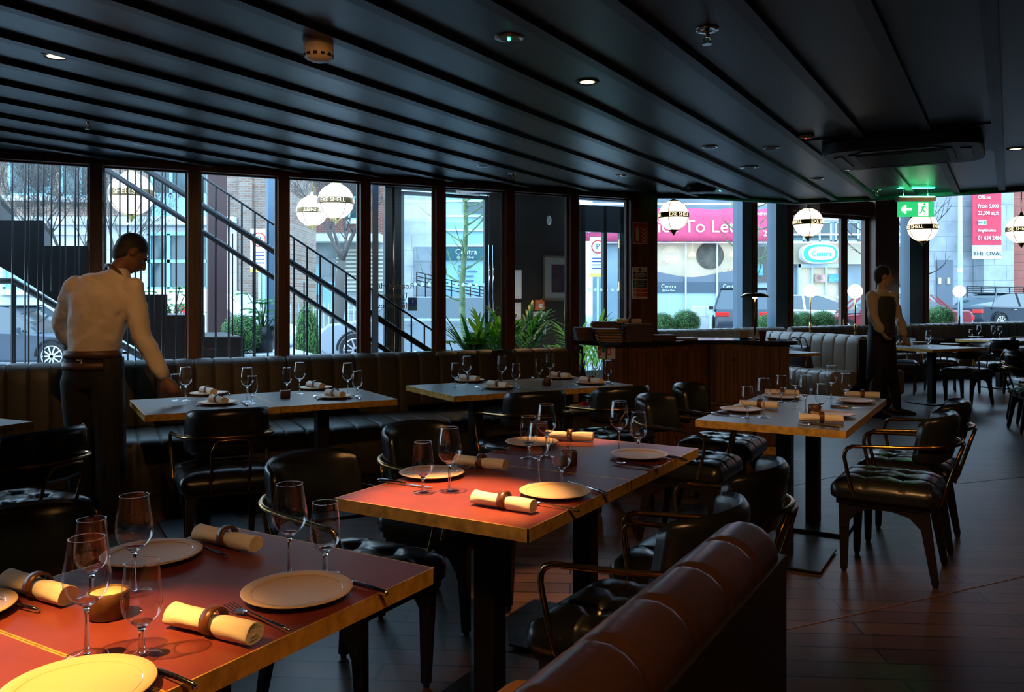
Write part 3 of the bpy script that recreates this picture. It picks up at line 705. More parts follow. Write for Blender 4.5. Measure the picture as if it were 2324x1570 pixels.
# ------------------------------------------------------------------ things on the tables
ZT = .7504
def put(src, px, py, label, group, rz=0, z=ZT, sc_=None):
    p = G(px, py, z); return place(src, p, rz, label, group, sc_)
TN = {1: 'nearest table', 2: 'middle red-lit table', 4: 'grey-brown table', 5: 'window table beside the waiter', 6: 'porch window table', 7: 'far table with the single glass', 8: 'far table with four glasses'}
WL = [  # table, wine?, px, py of the foot, words
 (1, 1, 197, 1490, 'tall wine glass nearest the bottom left on the %s, beside the wooden pot'),
 (1, 0, 322, 1488, 'short-stemmed water glass in front of the brightly lit rolled napkin on the %s'),
 (1, 1, 305, 1345, 'tall wine glass behind the back left plate of the %s'),
 (1, 0, 208, 1356, 'water glass seen through the nearest wine glass on the %s'),
 (1, 1, 657, 1306, 'tall wine glass behind the large plate on the %s, left of a pair'),
 (1, 0, 738, 1304, 'water glass behind the large plate on the %s, right of a pair'),
 (2, 0, 960, 1118, 'water glass at the front left of the %s, before the plate'),
 (2, 1, 1020, 1115, 'tall wine glass at the front left of the %s'),
 (2, 1, 1240, 1037, 'tallest wine glass at the back of the %s, before the bright napkin'),
 (2, 0, 1200, 1040, 'water glass beside the rear left plate on the %s'),
 (2, 1, 1222, 1098, 'wine glass behind the front right plate on the %s'),
 (2, 0, 1274, 1100, 'water glass in front of the candle pot on the %s'),
 (2, 1, 1405, 1025, 'wine glass at the back right of the %s, behind the right rear plate'),
 (2, 0, 1449, 1026, 'water glass at the back right of the %s'),
 (4, 0, 1696, 948, 'water glass nearest the left edge of the %s'),
 (4, 1, 1733, 947, 'wine glass at the front left of the %s, in front of a folded napkin'),
 (4, 0, 1773, 913, 'water glass before the rear left plate of the %s'),
 (4, 1, 1805, 911, 'wine glass at the rear centre of the %s, behind the candle pot'),
 (4, 1, 1828, 937, 'wine glass immediately left of the candle pot on the %s'),
 (4, 0, 1864, 939, 'water glass immediately right of the candle pot on the %s'),
 (4, 1, 1886, 904, 'wine glass at the rear right of the %s, in front of the bag'),
 (4, 0, 1919, 907, 'water glass over the right rear plate of the %s'),
 (5, 0, 398, 909, 'water glass the waiter is touching on the %s'),
 (5, 1, 421, 909, 'wine glass right beside the waiter\'s hand on the %s'),
 (5, 1, 561, 911, 'wine glass in the middle of the %s, overlapping a shorter glass'),
 (5, 0, 572, 915, 'shorter water glass overlapped by a wine glass on the %s'),
 (5, 0, 651, 889, 'water glass behind the candle pot of the %s'),
 (5, 1, 680, 893, 'wine glass right of the candle pot on the %s'),
 (5, 1, 789, 895, 'wine glass near the right end of the %s'),
 (5, 0, 811, 899, 'rightmost water glass on the %s'),
 (6, 0, 1033, 875, 'leftmost water glass on the %s'),
 (6, 1, 1059, 872, 'wine glass near the free corner of the %s'),
 (6, 1, 1139, 872, 'wine glass over the front left plate of the %s'),
 (6, 0, 1171, 877, 'water glass at the centre of the %s, right of the front left plate'),
 (6, 0, 1223, 863, 'water glass behind the candle pot of the %s'),
 (6, 1, 1248, 863, 'wine glass right behind the candle pot of the %s'),
 (6, 1, 1351, 864, 'wine glass in front of the red safety stickers on the %s'),
 (6, 0, 1380, 866, 'rightmost water glass on the %s'),
 (7, 1, 2107, 785, 'single wine glass on the far table right of the waistcoated waiter'),
 (7, 0, 2106, 788, 'water glass in line with the single wine glass on the far table'),
 (7, 0, 2035, 786, 'water glass in front of the waistcoated waiter on the far table'),
 (8, 0, 2203, 771, 'leftmost of the four glasses on the far table under the saloon window'),
 (8, 1, 2221, 768, 'second glass from the left on the far table under the saloon window'),
 (8, 1, 2254, 769, 'third glass from the left on the far table under the saloon window'),
 (8, 1, 2269, 770, 'rightmost of the four glasses on the far table under the saloon window'),
]
for t, wn, px, py, s in WL:
    put(WG if wn else TG, px, py, s % TN[t] if '%s' in s else s, 'stemmed glasses on the tables', random.Random(px).random()*6)
for t, px, py, s in [
 (1, 675, 1352, 'large stoneware plate in the centre foreground of the nearest table'),
 (1, 345, 1267, 'stoneware plate at the back left of the nearest table under a tall wine glass'),
 (1, 178, 1577, 'plate glowing bright yellow at the bottom left corner of the photo'),
 (1, -112, 1396, 'sliver of a plate at the left edge of the nearest table'),
 (2, 980, 1080, 'plate at the front left of the middle red-lit table, under a water glass'),
 (2, 1260, 1123, 'plate at the front right of the middle red-lit table, beside the rolled napkin'),
 (2, 1207, 1009, 'plate at the rear left of the middle red-lit table, behind the glasses'),
 (2, 1450, 1038, 'plate at the rear right of the middle red-lit table, with a fork before it'),
 (4, 1681, 933, 'plate at the left corner of the grey-brown table'),
 (4, 1778, 904, 'plate at the rear left of the grey-brown table'),
 (4, 1941, 913, 'plate at the right rear corner of the grey-brown table'),
 (4, 1890, 944, 'plate mostly behind the front folded napkin of the grey-brown table'),
]: put(PL, px, py, s, 'stoneware dinner plates')
NAPR = ang(A)+PI/2      # napkins lie along A: local x -> A
rA = math.atan2(A.y, A.x)
def plate_nap(px, py, s1, s2, rz):
    p = G(px, py, ZT); place(PL, p, 0, s1, 'stoneware dinner plates'); place(NP, (p.x, p.y, ZT+.0085), rz, s2, 'rolled napkins laid on plates', (.8, 1, 1))
for px, py, s in [(472, 896, 'at the back left of the window table beside the waiter'), (495, 917, 'at the front left of the window table beside the waiter'),
                  (716, 883, 'at the back right of the window table beside the waiter'), (760, 903, 'at the front right of the window table beside the waiter'),
                  (1066, 866, 'at the back left of the porch window table'), (1131, 881, 'at the front left of the porch window table'),
                  (1272, 859, 'at the back right of the porch window table'), (1341, 871, 'at the front right of the porch window table')]:
    plate_nap(px, py, 'plate '+s, 'rolled napkin on the plate '+s, rA-.35)
for px, py, s, rz in [
 (84, 1355, 'rolled napkin at the left edge of the nearest table, behind the front glasses', rA+.03),
 (514, 1240, 'rolled napkin at the back corner of the nearest table', rA),
 (482, 1440, 'brightly lit rolled napkin in the foreground with a dark wooden ring', rA+.06),
 (1090, 1062, 'rolled napkin behind the front left plate of the middle red-lit table', rA+.05),
 (1142, 1154, 'brilliantly lit rolled napkin at the front of the middle red-lit table', rA-.04),
 (1292, 1000, 'white rolled napkin glowing at the back of the middle red-lit table', rA+.28),
 (1722, 926, 'rolled napkin at the left of the grey-brown table, behind two glasses', rA+.1),
 (1863, 958, 'rolled napkin at the front edge of the grey-brown table', rA+.25),
 (1775, 898, 'rolled napkin at the rear left of the grey-brown table', rA+.2),
 (1956, 903, 'rolled napkin at the rear right corner of the grey-brown table', rA+.15)]:
    put(NP, px, py, s, 'rolled napkins with wooden rings', rz)
def cut(src, p, q, label, flip=0):
    a, b = G(p[0], p[1], ZT), G(q[0], q[1], ZT); d = b-a; m_ = (a+b)/2
    place(src, m_, ang(d), label, 'steel cutlery')
# handle end first, tip second
cut(KN, (852, 1345), (745, 1310), 'steel knife right of the large foreground plate')
cut(FK, (655, 1437), (520, 1383), 'steel fork between the bright napkin and the large foreground plate')
cut(FK, (500, 1262), (430, 1238), 'steel fork beside the rolled napkin at the back of the nearest table')
cut(KN, (412, 1553), (285, 1500), 'steel knife right of the yellow-lit plate')
cut(FK, (60, 1385), (-40, 1365), 'steel fork at the left edge of the nearest table')
cut(KN, (882, 1096), (958, 1106), 'steel knife at the left edge of the middle red-lit table')
cut(FK, (1085, 1058), (1040, 1078), 'steel fork right of the front left plate on the middle table')
cut(KN, (1365, 1121), (1300, 1098), 'steel knife right of the front right plate on the middle table')
cut(FK, (1285, 1158), (1215, 1146), 'steel fork in front of the front right plate on the middle table')
cut(KN, (1120, 1022), (1190, 1030), 'steel knife left of the rear left plate on the middle table')
cut(FK, (1487, 1066), (1392, 1052), 'steel fork in front of the rear right plate on the middle table')
cut(KN, (1536, 1043), (1480, 1032), 'steel knife right of the rear right plate on the middle table')
cut(KN, (1624, 940), (1690, 947), 'steel knife in front of the left plate on the grey-brown table')
cut(FK, (1893, 972), (1820, 966), 'steel fork in front of the front napkin on the grey-brown table')
cut(KN, (1905, 925), (1960, 928), 'steel knife in front of the right rear plate on the grey-brown table')
cut(FK, (450, 925), (438, 912), 'steel fork left of the front left plate on the waiter\'s table')
cut(KN, (562, 922), (545, 912), 'steel knife right of the front left plate on the waiter\'s table')
cut(FK, (725, 912), (712, 898), 'steel fork left of the front right plate on the waiter\'s table')
cut(KN, (818, 908), (800, 899), 'steel knife right of the front right plate on the waiter\'s table')
cut(FK, (522, 898), (512, 890), 'steel fork right of the back left plate on the waiter\'s table')
cut(FK, (1098, 889), (1078, 878), 'steel fork left of the front left plate on the porch window table')
cut(KN, (1180, 885), (1165, 876), 'steel knife right of the front left plate on the porch window table')
cut(FK, (1312, 877), (1295, 871), 'steel fork left of the front right plate on the porch window table')
cut(KN, (1392, 874), (1375, 867), 'steel knife right of the front right plate on the porch window table')
cut(KN, (1208, 859), (1222, 862), 'steel knife left of the back right plate on the porch window table')
for px, py, s, sc_ in [(246, 1398, 'wooden pot with cream wax on the nearest table, behind the front glasses', (1.12, 1.12, 1)), (1291, 1054, 'candle pot on the middle red-lit table', (.95, .95, 1)),
                  (1848, 938, 'candle pot in the centre of the grey-brown table', (.95, .95, .95)), (647, 903, 'dark candle pot on the window table beside the waiter', (1, 1, 1)),
                  (1240, 874, 'candle pot on the porch window table', (1, 1, 1)), (2052, 782, 'brown candle pot on the far table with the single glass', (1, 1, 1)), (2299, 772, 'brown candle pot on the farthest table', (1.1, 1.1, 1))]:
    put(CP, px, py, s, 'wooden candle pots', 0, sc_=sc_)
for px, py, s in [(2085, 778, 'plate behind the candle pot on the far table'), (2155, 782, 'plate at the right side of the far table with the single glass'), (2215, 766, 'plate on the far table under the four glasses'), (2315, 767, 'plate at the right edge of the photo on the farthest table')]:
    put(PL, px, py, s, 'stoneware dinner plates')
# ------------------------------------------------------------------ host cabinet
def P2(px, Y): return Vector(((px-CX)/FPX*Y, Y, 0))
c0, c1, c2 = P2(1410, 7.1), P2(1612, 7.5), P2(1791, 7.35); cl, cb_ = P2(1368, 7.22), P2(1312, 7.42)
br = Vector((2.42, 7.9, 0)); bl = Vector((.95, 7.68, 0))
cab = empty('host_cabinet', (1.7, 7.6, 0), 0, 'walnut host cabinet with curved dark counter, brass knobs and menus on top', 'cabinet')
def rel(p): return (p.x-1.7, p.y-7.6)
MB().prism([rel(p) for p in (c0, c1, c2, br, bl, cl)], .08, .975).build('body', M_wood, cab)
MB().prism([rel(p) for p in (c0+Vector((.02, .03, 0)), c1+Vector((0, .03, 0)), c2+Vector((-.02, .03, 0)), br, bl, cl+Vector((.04, .04, 0)))], 0, .08).build('kick_strip', M_brass, cab)
# counter with rounded right nose
top = [cb_, cl+Vector((-.03, -.05, 0)), c0+Vector((-.02, -.06, 0)), c0+(c1-c0)*.45+Vector((.01, -.05, 0)), c1+Vector((-.12, -.05, 0)), c1+Vector((.03, -.035, 0)), c1+Vector((.2, -.05, 0)), c2+Vector((-.12, -.06, 0))]
ce = c2+Vector((-.1, .16, 0))
for a in range(-70, 80, 15): top.append(ce+Vector((math.cos(math.radians(a))*.22, math.sin(math.radians(a))*.22, 0)))
top += [br, Vector((1.8, 7.98, 0)), bl, Vector((.75, 7.6, 0))]
M_counter = mat('dark polished counter stone', (.018, .017, .018), .16, var=.3, vscale=30)
MB().prism([rel(p) for p in top], .975, 1.012).build('countertop', M_counter, cab, bevel=.006)
M_groove = mat('black groove', (.004, .003, .003), .8)
def face(pa, pb, s0, s1, z0, z1, name, knob=None):
    d = (pb-pa).normalized(); n = Vector((d.y, -d.x, 0)); L = (pb-pa).length
    a, b = pa+d*L*s0, pa+d*L*s1; r = math.atan2(d.y, d.x); c = (a+b)/2+n*.003; x, y = rel(c)
    o = MB().box((0, 0, 0), ((b-a).length, .02, z1-z0)).build(name, M_wood, cab, loc=(x, y, (z0+z1)/2), rz=r, bevel=.003)
    g = MB()
    for i in range(1, 8): xx = -(b-a).length/2+(b-a).length*i/8; g.box((xx, -.0105, 0), (.003, .0015, z1-z0-.01))
    g.build('board_grooves', M_groove, o)
    if knob is not None:
        k = MB(); k.tube([(0, 0, 0), (0, -.018, 0), (0, -.02, 0), (0, -.034, 0), (0, -.036, 0)], [.005, .006, .014, .014, .006], 14)
        k.build('knob', M_bright, o, smooth=True, loc=((knob-.5)*(b-a).length, -.01, (z1-z0)*.5-.085))
face(c0, c1, .12, .49, .1, .935, 'door', .88); face(c0, c1, .5, .94, .1, .935, 'door', .14)
face(c1, c2, .08, .52, .46, .935, 'drawer', .5); face(c1, c2, .08, .52, .1, .445, 'door')
for pa, pb, s0, s1 in ((c0, c1, .0, .11), (c0, c1, .95, 1.0), (c1, c2, 0, .07), (c1, c2, .53, .99)):
    face(pa, pb, s0, s1, .085, .97, 'panel')
def face_sign(name, label, px, py, wd, ht, Y=7.12):
    d = (c0-cl).normalized(); r = math.atan2(d.y, d.x); s = (px-CX)/FPX; t = (s*cl.y-cl.x)/(d.x-s*d.y); p = cl+d*t+Vector((d.y, -d.x, 0))*.006
    z = EYE-(py-HZ)/FPX*p.y
    e = empty(name, (p.x, p.y, z), r, label, 'sign', 'fire equipment notices'); return e
for px, kind, lb in ((1366, 1, 'small red and green safety sticker low on the porch glass beside the cabinet'), (1388, 0, 'small white and red extinguisher notice on the cabinet end')):
    e = face_sign('safety_notice', lb, px, 800, .08, .1)
    MB().box((0, 0, 0), (.082, .003, .11)).build('plate', M_paper, e)
    MB().box((-.02, -.003, .012), (.034, .002, .07)).build('red_field', M_red, e)
    if kind: MB().box((.022, -.003, .025), (.03, .002, .045)).build('green_field', M_green, e)
    m = MB(); m.box((-.026, -.0045, .01), (.009, .001, .04)); m.box((-.012, -.0045, .01), (.006, .001, .05)); m.box((-.019, -.0045, .012), (.012, .001, .007)); m.build('pictogram', M_paper, e)
# menus
M_menu = mat('burgundy menu cover', (.04, .011, .016), .55, var=.15); M_menu2 = mat('plum menu cover', (.075, .035, .05), .5); M_page = mat('cream paper edge', (.5, .36, .27), .7)
mrand = random.Random(5)
def menu(p, z, rz, L, w_, th, m_, label, grp, page=True):
    e = empty('menu', (p[0], p[1], z), rz, label, 'menu', grp)
    MB().box((0, 0, th*.5), (L, w_, th)).build('cover', m_, e, bevel=.0015)
    if page: MB().box((0, -.004, th*.5), (L-.012, w_, th*.45)).build('pages', M_page, e)
def stack(px, Y, n, z0, th, L, w_, m_, rz, words, grp, fan=0, page=True):
    names = ['bottom', 'second', 'third', 'fourth', 'fifth', 'sixth', 'seventh', 'eighth', 'ninth', 'tenth', 'eleventh', 'twelfth']
    p = P2(px, Y)
    for i in range(n):
        menu((p.x+mrand.uniform(-.006, .006)+fan*i, p.y+mrand.uniform(-.006, .006)), z0+i*(th+.0006), rz+mrand.uniform(-.04, .04), L, w_, th, m_,
             '%s, %s' % (words, 'topmost' if i == n-1 else ('lowest' if i == 0 else names[i]+' from below')), grp, page)
stack(1328, 7.42, 9, 1.013, .0125, .17, .24, M_menu2, .05, 'burgundy menu in the left pile on the counter', 'left pile of menus', -.0015, False)
stack(1378, 7.25, 8, 1.013, .0135, .22, .26, M_menu, .08, 'cream-edged menu in the front pile on the counter', 'front pile of menus', -.002)
stack(1376, 7.52, 11, 1.013, .0145, .26, .2, M_menu2, -.03, 'plum menu in the tall rear pile under the rolled napkin', 'tall rear pile of menus', 0, False)
stack(1446, 7.33, 10, 1.013, .0145, .24, .26, M_menu, 0, 'dark burgundy menu in the tall middle pile', 'tall middle pile of menus', .001, False)
stack(1503, 7.38, 4, 1.013, .0125, .2, .22, M_menu, .03, 'burgundy menu in the low pile right of the tall ones', 'low pile of menus', .003, False)
stack(1552, 7.5, 2, 1.013, .009, .2, .18, M_black, .04, 'thin dark folder with cream pages lying right of the menus', 'thin folders', .004)
pn = P2(1428, 7.36); place(NP, (pn.x, pn.y, 1.013+10*.0151), rA+.5, 'rolled napkin lying on top of the tall pile of menus', 'rolled napkins with wooden rings')
# pen on a chain at the counter edge
e = empty('gold_chain', (P2(1352, 7.12).x, 7.12, 1.02), 0, 'coiled gold chain hanging from the menu pile over the counter corner', 'chain')
m = MB(); pts = [(.0+.055*i/60+.012*math.cos(i*.9), -.02+.012*math.sin(i*.9), .06-.13*(i/60)**1.3) for i in range(61)]
m.tube(pts, .0035, 6); m.build('coil', M_bright, e, smooth=True)
# lamp with a dished brass shade
lp = P2(1713, 7.62)
e = empty('table_lamp', (lp.x, lp.y, 1.012), 0, 'brass mushroom table lamp with a flat dish shade on the counter', 'lamp')
MB().lathe([(1e-7, 0), (.06, 0), (.062, .004), (.058, .01), (.012, .014), (1e-7, .014)], 32).build('base', M_bright, e, smooth=True)
MB().cyl((0, 0, .012), (0, 0, .4), .007).build('stem', M_bright, e, smooth=True)
MB().shell([(.0070, .425), (.06, .424), (.10, .416), (.122, .398), (.132, .385), (.129, .385), (.118, .394), (.09, .408), (.05, .414), (.007, .415)], 40).build('shade', M_bright, e, smooth=True)
MB().ball((0, 0, .395), .028, 16).build('bulb', M_globe2, e, smooth=True)
# small things by the lamp
p = P2(1731, 7.5); e = empty('paper_cup', (p.x, p.y, 1.012), 0, 'red paper cup on the counter right of the brass lamp', 'cup')
MB().lathe([(1e-7, 0), (.024, 0), (.034, .082), (.035, .085), (.033, .085), (.0235, .004), (1e-7, .004)], 28).build('cup_body', mat('red cup', (.22, .02, .015), .45), e, smooth=True)
p = P2(1694, 7.66); e = empty('card_holder', (p.x, p.y, 1.012), .1, 'small wooden card holder on the counter left of the brass lamp', 'card holder')
MB().box((0, 0, .008), (.11, .06, .016)).build('base', M_dwood, e, bevel=.002); MB().box((-.02, 0, .045), (.07, .008, .07)).build('card', M_page, e)
for i in range(3):
    p = P2(1706+i*4, 7.45+.03*i); o = MB().tube([(0, 0, 0.004), (.035+.003*i, .02, .03+.008*i), (.06, .03, .062+.006*i)], [.006, .005, .004], 8).build('wrapped_sweet', M_white, None, True, (p.x, p.y, 1.012), .2*i)
    tag(o, ('leftmost', 'middle', 'rightmost')[i]+' pale wrapped stick of the three at the foot of the brass lamp', 'stick', 'pale wrapped sticks')
p = P2(1752, 7.47); o = MB().lathe([(1e-7, 0), (.03, 0), (.042, .018), (.04, .02), (.028, .004), (1e-7, .004)], 24).build('small_dish', M_page, None, True, (p.x, p.y, 1.012)); tag(o, 'small pale dish right of the red paper cup', 'dish')
place(CP, (P2(1612, 8.9).x, 0, -5), 0, 'x') if False else None
# extinguisher and umbrellas between the banquette and the cabinet
e = empty('fire_extinguisher', (.62, 7.1, 0), .4, 'red fire extinguisher on the floor at the left end of the host cabinet', 'fire extinguisher')
MB().lathe([(1e-7, 0), (.075, 0), (.08, .01), (.08, .42), (.07, .47), (.035, .5), (.022, .51), (1e-7, .51)], 28).build('cylinder_body', M_red, e, smooth=True)
MB().box((0, -.03, .55), (.03, .13, .02)).build('lever', M_black, e, bevel=.004); MB().cyl((0, 0, .5), (0, 0, .56), .018).build('valve', M_steel, e)
MB().tube([(0.02, 0, .54), (.1, -.02, .56), (.12, -.03, .4), (.105, -.03, .2)], .011, 10).build('hose', M_black, e, smooth=True)
for i, (px, lb, cc) in enumerate(((1303, 'black umbrella with cream panels hooked beside the glass end of the banquette', (.02, .02, .02)), (1322, 'black crook-handled umbrella leaning between banquette and cabinet', (.01, .01, .012)))):
    p = P2(px, 7.35); e = empty('umbrella', (p.x, p.y, 0), i*2, lb, 'umbrella', 'umbrellas')
    MB().tube([(0, 0, .1), (0, 0, .3), (0, 0, .7), (0, 0, .78)], [.012, .045, .035, .01], 12).build('canopy', mat('umbrella cloth %d' % i, cc, .7), e)
    MB().tube([(0, 0, .02), (0, 0, .8), (0, 0, .93), (.02, 0, .965), (.05, 0, .965), (.065, 0, .93), (.06, 0, .9)], .009, 10).build('shaft', M_black, e, smooth=True)
    if i == 0: MB().tube([(.012, -.03, .3), (.01, -.03, .66)], [.03, .022], 8).build('cream_panel', M_page, e)

# ------------------------------------------------------------------ signs on the corner pillar
def on_pillar(px, py, wd, ht, name, label):
    n = -.125; t = tw(px, n); p = wp(t, n); z = EYE-(py-HZ)/FPX*p.y
    e = empty(name, (p.x, p.y, z), RW, label, 'sign'); MB().box((0, 0, 0), (wd, .004, ht)).build('board', M_paper, e); return e
e = on_pillar(1453, 529, .165, .2, 'fire_sign', 'square red extinguisher sign with white pictogram high on the corner pillar')
MB().box((0, -.004, 0), (.152, .003, .186)).build('red_field', M_red, e)
m = MB(); m.box((-.035, -.007, -.025), (.034, .002, .1)); m.cyl((-.035, -.006, .03), (-.035, -.008, .03), .017); m.box((-.035, -.007, .05), (.014, .002, .02)); m.bar((-.03, -.007, .062), (-.06, -.007, .05), .005, .006); m.bar((-.06, -.007, .05), (-.062, -.007, .02), .005, .006)
m.build('extinguisher_symbol', M_paper, e)
m = MB()
for i in range(4): m.v += []; m.tube([(.01, -.007, .05-.036*i), (.03, -.007, .03-.036*i), (.055, -.007, .035-.036*i), (.06, -.007, .052-.03*i)], [.003, .007, .006, .002], 6, .3)
m.build('flame_symbol', M_paper, e)
e = on_pillar(1452, 642, .17, .3, 'fire_action_notice', 'white fire action notice with blue, green and red rows on the corner pillar')
MB().cyl((0, -.002, .125), (0, -.006, .125), .016, n=24).build('roundel', M_navy, e)
MB().box((0, -.004, .09), (.15, .003, .026)).build('title_band', M_navy, e); text('Fire action', .024, M_paper, e, (0, -.007, .09))
for i, (m_, w1) in enumerate(((M_red, M_navy), (M_green, M_navy), (M_green, M_navy), (M_paper, M_red), (M_paper, M_red))):
    z = .054-.041*i; MB().box((-.062, -.004, z), (.03, .003, .033)).build('row_symbol', m_, e); MB().box((.018, -.004, z), (.118, .003, .033)).build('row_band', w1, e)
    m = MB(); m.box((.01, -.006, z+.005), (.09, .001, .003)); m.box((0, -.006, z-.005), (.07, .001, .003)); m.build('row_text', M_paper, e)
    if i > 2:
        m = MB(); pts = [(-.062+.012*math.cos(2*PI*k/16), -.006, z+.012*math.sin(2*PI*k/16)) for k in range(17)]; m.tube(pts, .0018, 5); m.bar((-.07, -.006, z+.008), (-.054, -.006, z-.008), .002, .003); m.build('prohibition_ring', M_red, e)
# exit sign hanging at the ceiling edge
p = Vector(((2078-CX)/FPX*7.55, 7.55, 0)); e = empty('exit_sign', (p.x, p.y, 0), 0, 'green running-man exit sign with white arrow hanging below a tan lamp housing', 'sign')
MB().box((0, 0, 2.385), (.33, .05, .012)).build('ceiling_plate', M_white, e)
for s in (-1, 1): MB().cyl((s*.11, 0, 2.3), (s*.11, 0, 2.38), .005).build('hanger', M_steel, e)
MB().box((0, 0, 2.285), (.34, .07, .045)).build('lamp_housing', M_white, e, bevel=.008)
M_exit = mat('lit green sign', (.02, .4, .12), .3, emit=(.02, .55, .18), es=1.1); M_exitw = mat('lit white symbol', (.8, .9, .85), .3, emit=(.8, 1, .9), es=1.6)
MB().box((0, 0, 2.19), (.325, .012, .135)).build('panel', M_exit, e)
m = MB(); m.bar((-.12, -.008, 2.19), (-.04, -.008, 2.19), .004, .022); m.bar((-.13, -.008, 2.188), (-.09, -.008, 2.225), .004, .02); m.bar((-.13, -.008, 2.192), (-.09, -.008, 2.155), .004, .02); m.build('arrow', M_exitw, e)
m = MB(); m.b2((.02, -.009, 2.13), (.11, -.0065, 2.25)); m.build('doorway', M_exitw, e)
m = MB(); m.cyl((.075, -.01, 2.235), (.075, -.012, 2.235), .011, n=12); m.bar((.07, -.011, 2.222), (.055, -.011, 2.185), .003, .016); m.bar((.055, -.011, 2.187), (.08, -.011, 2.165), .003, .01); m.bar((.08, -.011, 2.165), (.075, -.011, 2.14), .003, .009)
m.bar((.055, -.011, 2.187), (.045, -.011, 2.16), .003, .01); m.bar((.045, -.011, 2.16), (.022, -.011, 2.155), .003, .009); m.bar((.068, -.011, 2.218), (.09, -.011, 2.2), .003, .008); m.bar((.068, -.011, 2.218), (.042, -.011, 2.205), .003, .008); m.build('running_figure', M_exit, e)
gl = bpy.data.lights.new('exit_glow', 'AREA'); gl.shape = 'RECTANGLE'; gl.size = .3; gl.size_y = .05; gl.energy = 5; gl.color = (.05, 1, .35)
go = bpy.data.objects.new('exit_glow', gl); sc.collection.objects.link(go); go.parent = e; go.location = (0, -.045, 2.312); go.rotation_euler = (PI-1.0, 0, 0)

# ------------------------------------------------------------------ ceiling fittings
def cz(px, py): p = G(px, py, ZC); return p
def downlight(px, py, lit, label, aim=None, power=0, angle=50, at=None, blend=.5, col=(1, .5, .17), rad=.02):
    p = at or cz(px, py); zc_ = PC if 'porch ceiling' in label else ZC; e = empty('downlight', (p[0], p[1], zc_), 0, label, 'downlight', 'recessed downlights')
    MB().lathe([(.035, .0), (.035, -.004), (.05, -.006), (.056, -.002), (.056, .0)], 32).build('bezel', M_black if lit else M_steel, e, smooth=True)
    MB().lathe([(1e-7, .0), (.035, .0), (.035, -.003), (1e-7, -.003)], 24).build('lens', mat('lit warm lens', (1, .8, .5), .4, emit=(1, .62, .28), es=4) if lit else M_black, e, smooth=True)
    if power:
        l = bpy.data.lights.new('spot', 'SPOT'); l.energy = power; l.spot_size = math.radians(angle); l.spot_blend = blend; l.color = col; l.shadow_soft_size = rad
        o = bpy.data.objects.new('spot', l); sc.collection.objects.link(o); o.parent = e; o.location = (0, 0, -.012)
        d = Vector(aim)-Vector((p[0], p[1], zc_-.012)); o.rotation_euler = d.to_track_quat('-Z', 'Y').to_euler()
    return e
T1p = G(80, 1500, .75); T2p = G(1030, 1135, .75); T2q = G(1300, 985, .75)
downlight(0, 0, 1, 'lit downlight above the nearest table, near the camera', T1p, 560, 26, (-1.3, 1.1), .95, col=(1, .47, .11))
downlight(0, 0, 1, 'lit downlight just above the front half of the middle table', T2p, 640, 27, (-.35, 2.62), .7)
downlight(1333, 185, 1, 'lit amber downlight straight above the rear of the middle table', T2q, 260, 24, blend=.6)
downlight(127, 127, 1, 'lit amber downlight at the top left of the photo', (-2.35, 4.8, 1.3), 42, 50, blend=.9)
downlight(2305, 337, 1, 'lit downlight at the right edge of the ceiling', (4.4, 9.9, 1.3), 90, 34)
downlight(0, 0, 1, 'lit downlight over the daylight-grey table out of frame', (1.3, 4.4, .5), 110, 66, (.9, 2.5), 1.0)
downlight(0, 0, 1, 'added fill downlight behind the photographer aimed at the brown sofa', (.15, 2.0, .4), 75, 80, (.1, .2), 1.0)  # unseen lamp added to warm the sofa and the brass edges
downlight(0, 0, 1, 'added fill downlight just behind the camera over the nearest table', (-.15, 2.1, .72), 300, 50, (-.3, .3), 1.0)  # camera-side fill added for the near tables
downlight(0, 0, 1, 'added downlight right of the camera washing the host cabinet', (1.5, 7.3, .8), 220, 36, (1.9, 1.9), 1.0)  # added to warm the cabinet and pillar, no such fitting seen
downlight(0, 0, 1, 'added downlight left of the camera washing the window banquettes', (-.9, 6.2, .9), 110, 60, (-.3, 1.2), 1.0)  # ambient fill added for the banquettes and window frames
downlight(0, 0, 1, 'added fill downlight over the right-hand aisle out of frame', (2.4, 4.6, .3), 40, 80, (2.6, 2.2), 1.0)  # unseen lamp added as weak warm fill on this side
_q = wp(tw(1215, 1.1), 1.1); downlight(0, 0, 1, 'added fill downlight in the porch ceiling over the plants', (_q.x-.1, _q.y-.1, .5), 140, 110, (_q.x, _q.y), 1.0)  # added to brighten the dark porch wall and the leaves
for px, py, lb in ((320, 325, 'unlit downlight left, over the waiter'), (1097, 376, 'unlit downlight over the porch window table'), (1411, 398, 'unlit downlight in front of the corner pillar'),
                   (1750, 335, 'unlit downlight left of the ceiling air conditioner'), (1855, 405, 'unlit downlight below the air conditioner, near the ceiling edge'), (1611, 333, 'small unlit downlight between the air conditioner and the lit amber one')):
    downlight(px, py, 0, lb)
def sprinkler():
    e = empty('sprinkler', (0, 0, 0), 0, 'x', 'sprinkler')
    MB().lathe([(.008, 0), (.008, -.003), (.042, -.006), (.045, -.002), (.045, 0)], 28).build('rosette', M_steel, e, smooth=True)
    MB().cyl((0, 0, 0), (0, 0, -.03), .009).build('nozzle', M_bright, e, smooth=True)
    m = MB()
    for s in (-1, 1): m.tube([(s*.008, 0, -.028), (s*.014, 0, -.042), (s*.002, 0, -.055)], .0025, 6)
    m.build('frame_arm', M_bright, e); MB().cyl((0, 0, -.055), (0, 0, -.058), .018).build('deflector', M_steel, e)
    return reg(e)
SP = sprinkler()
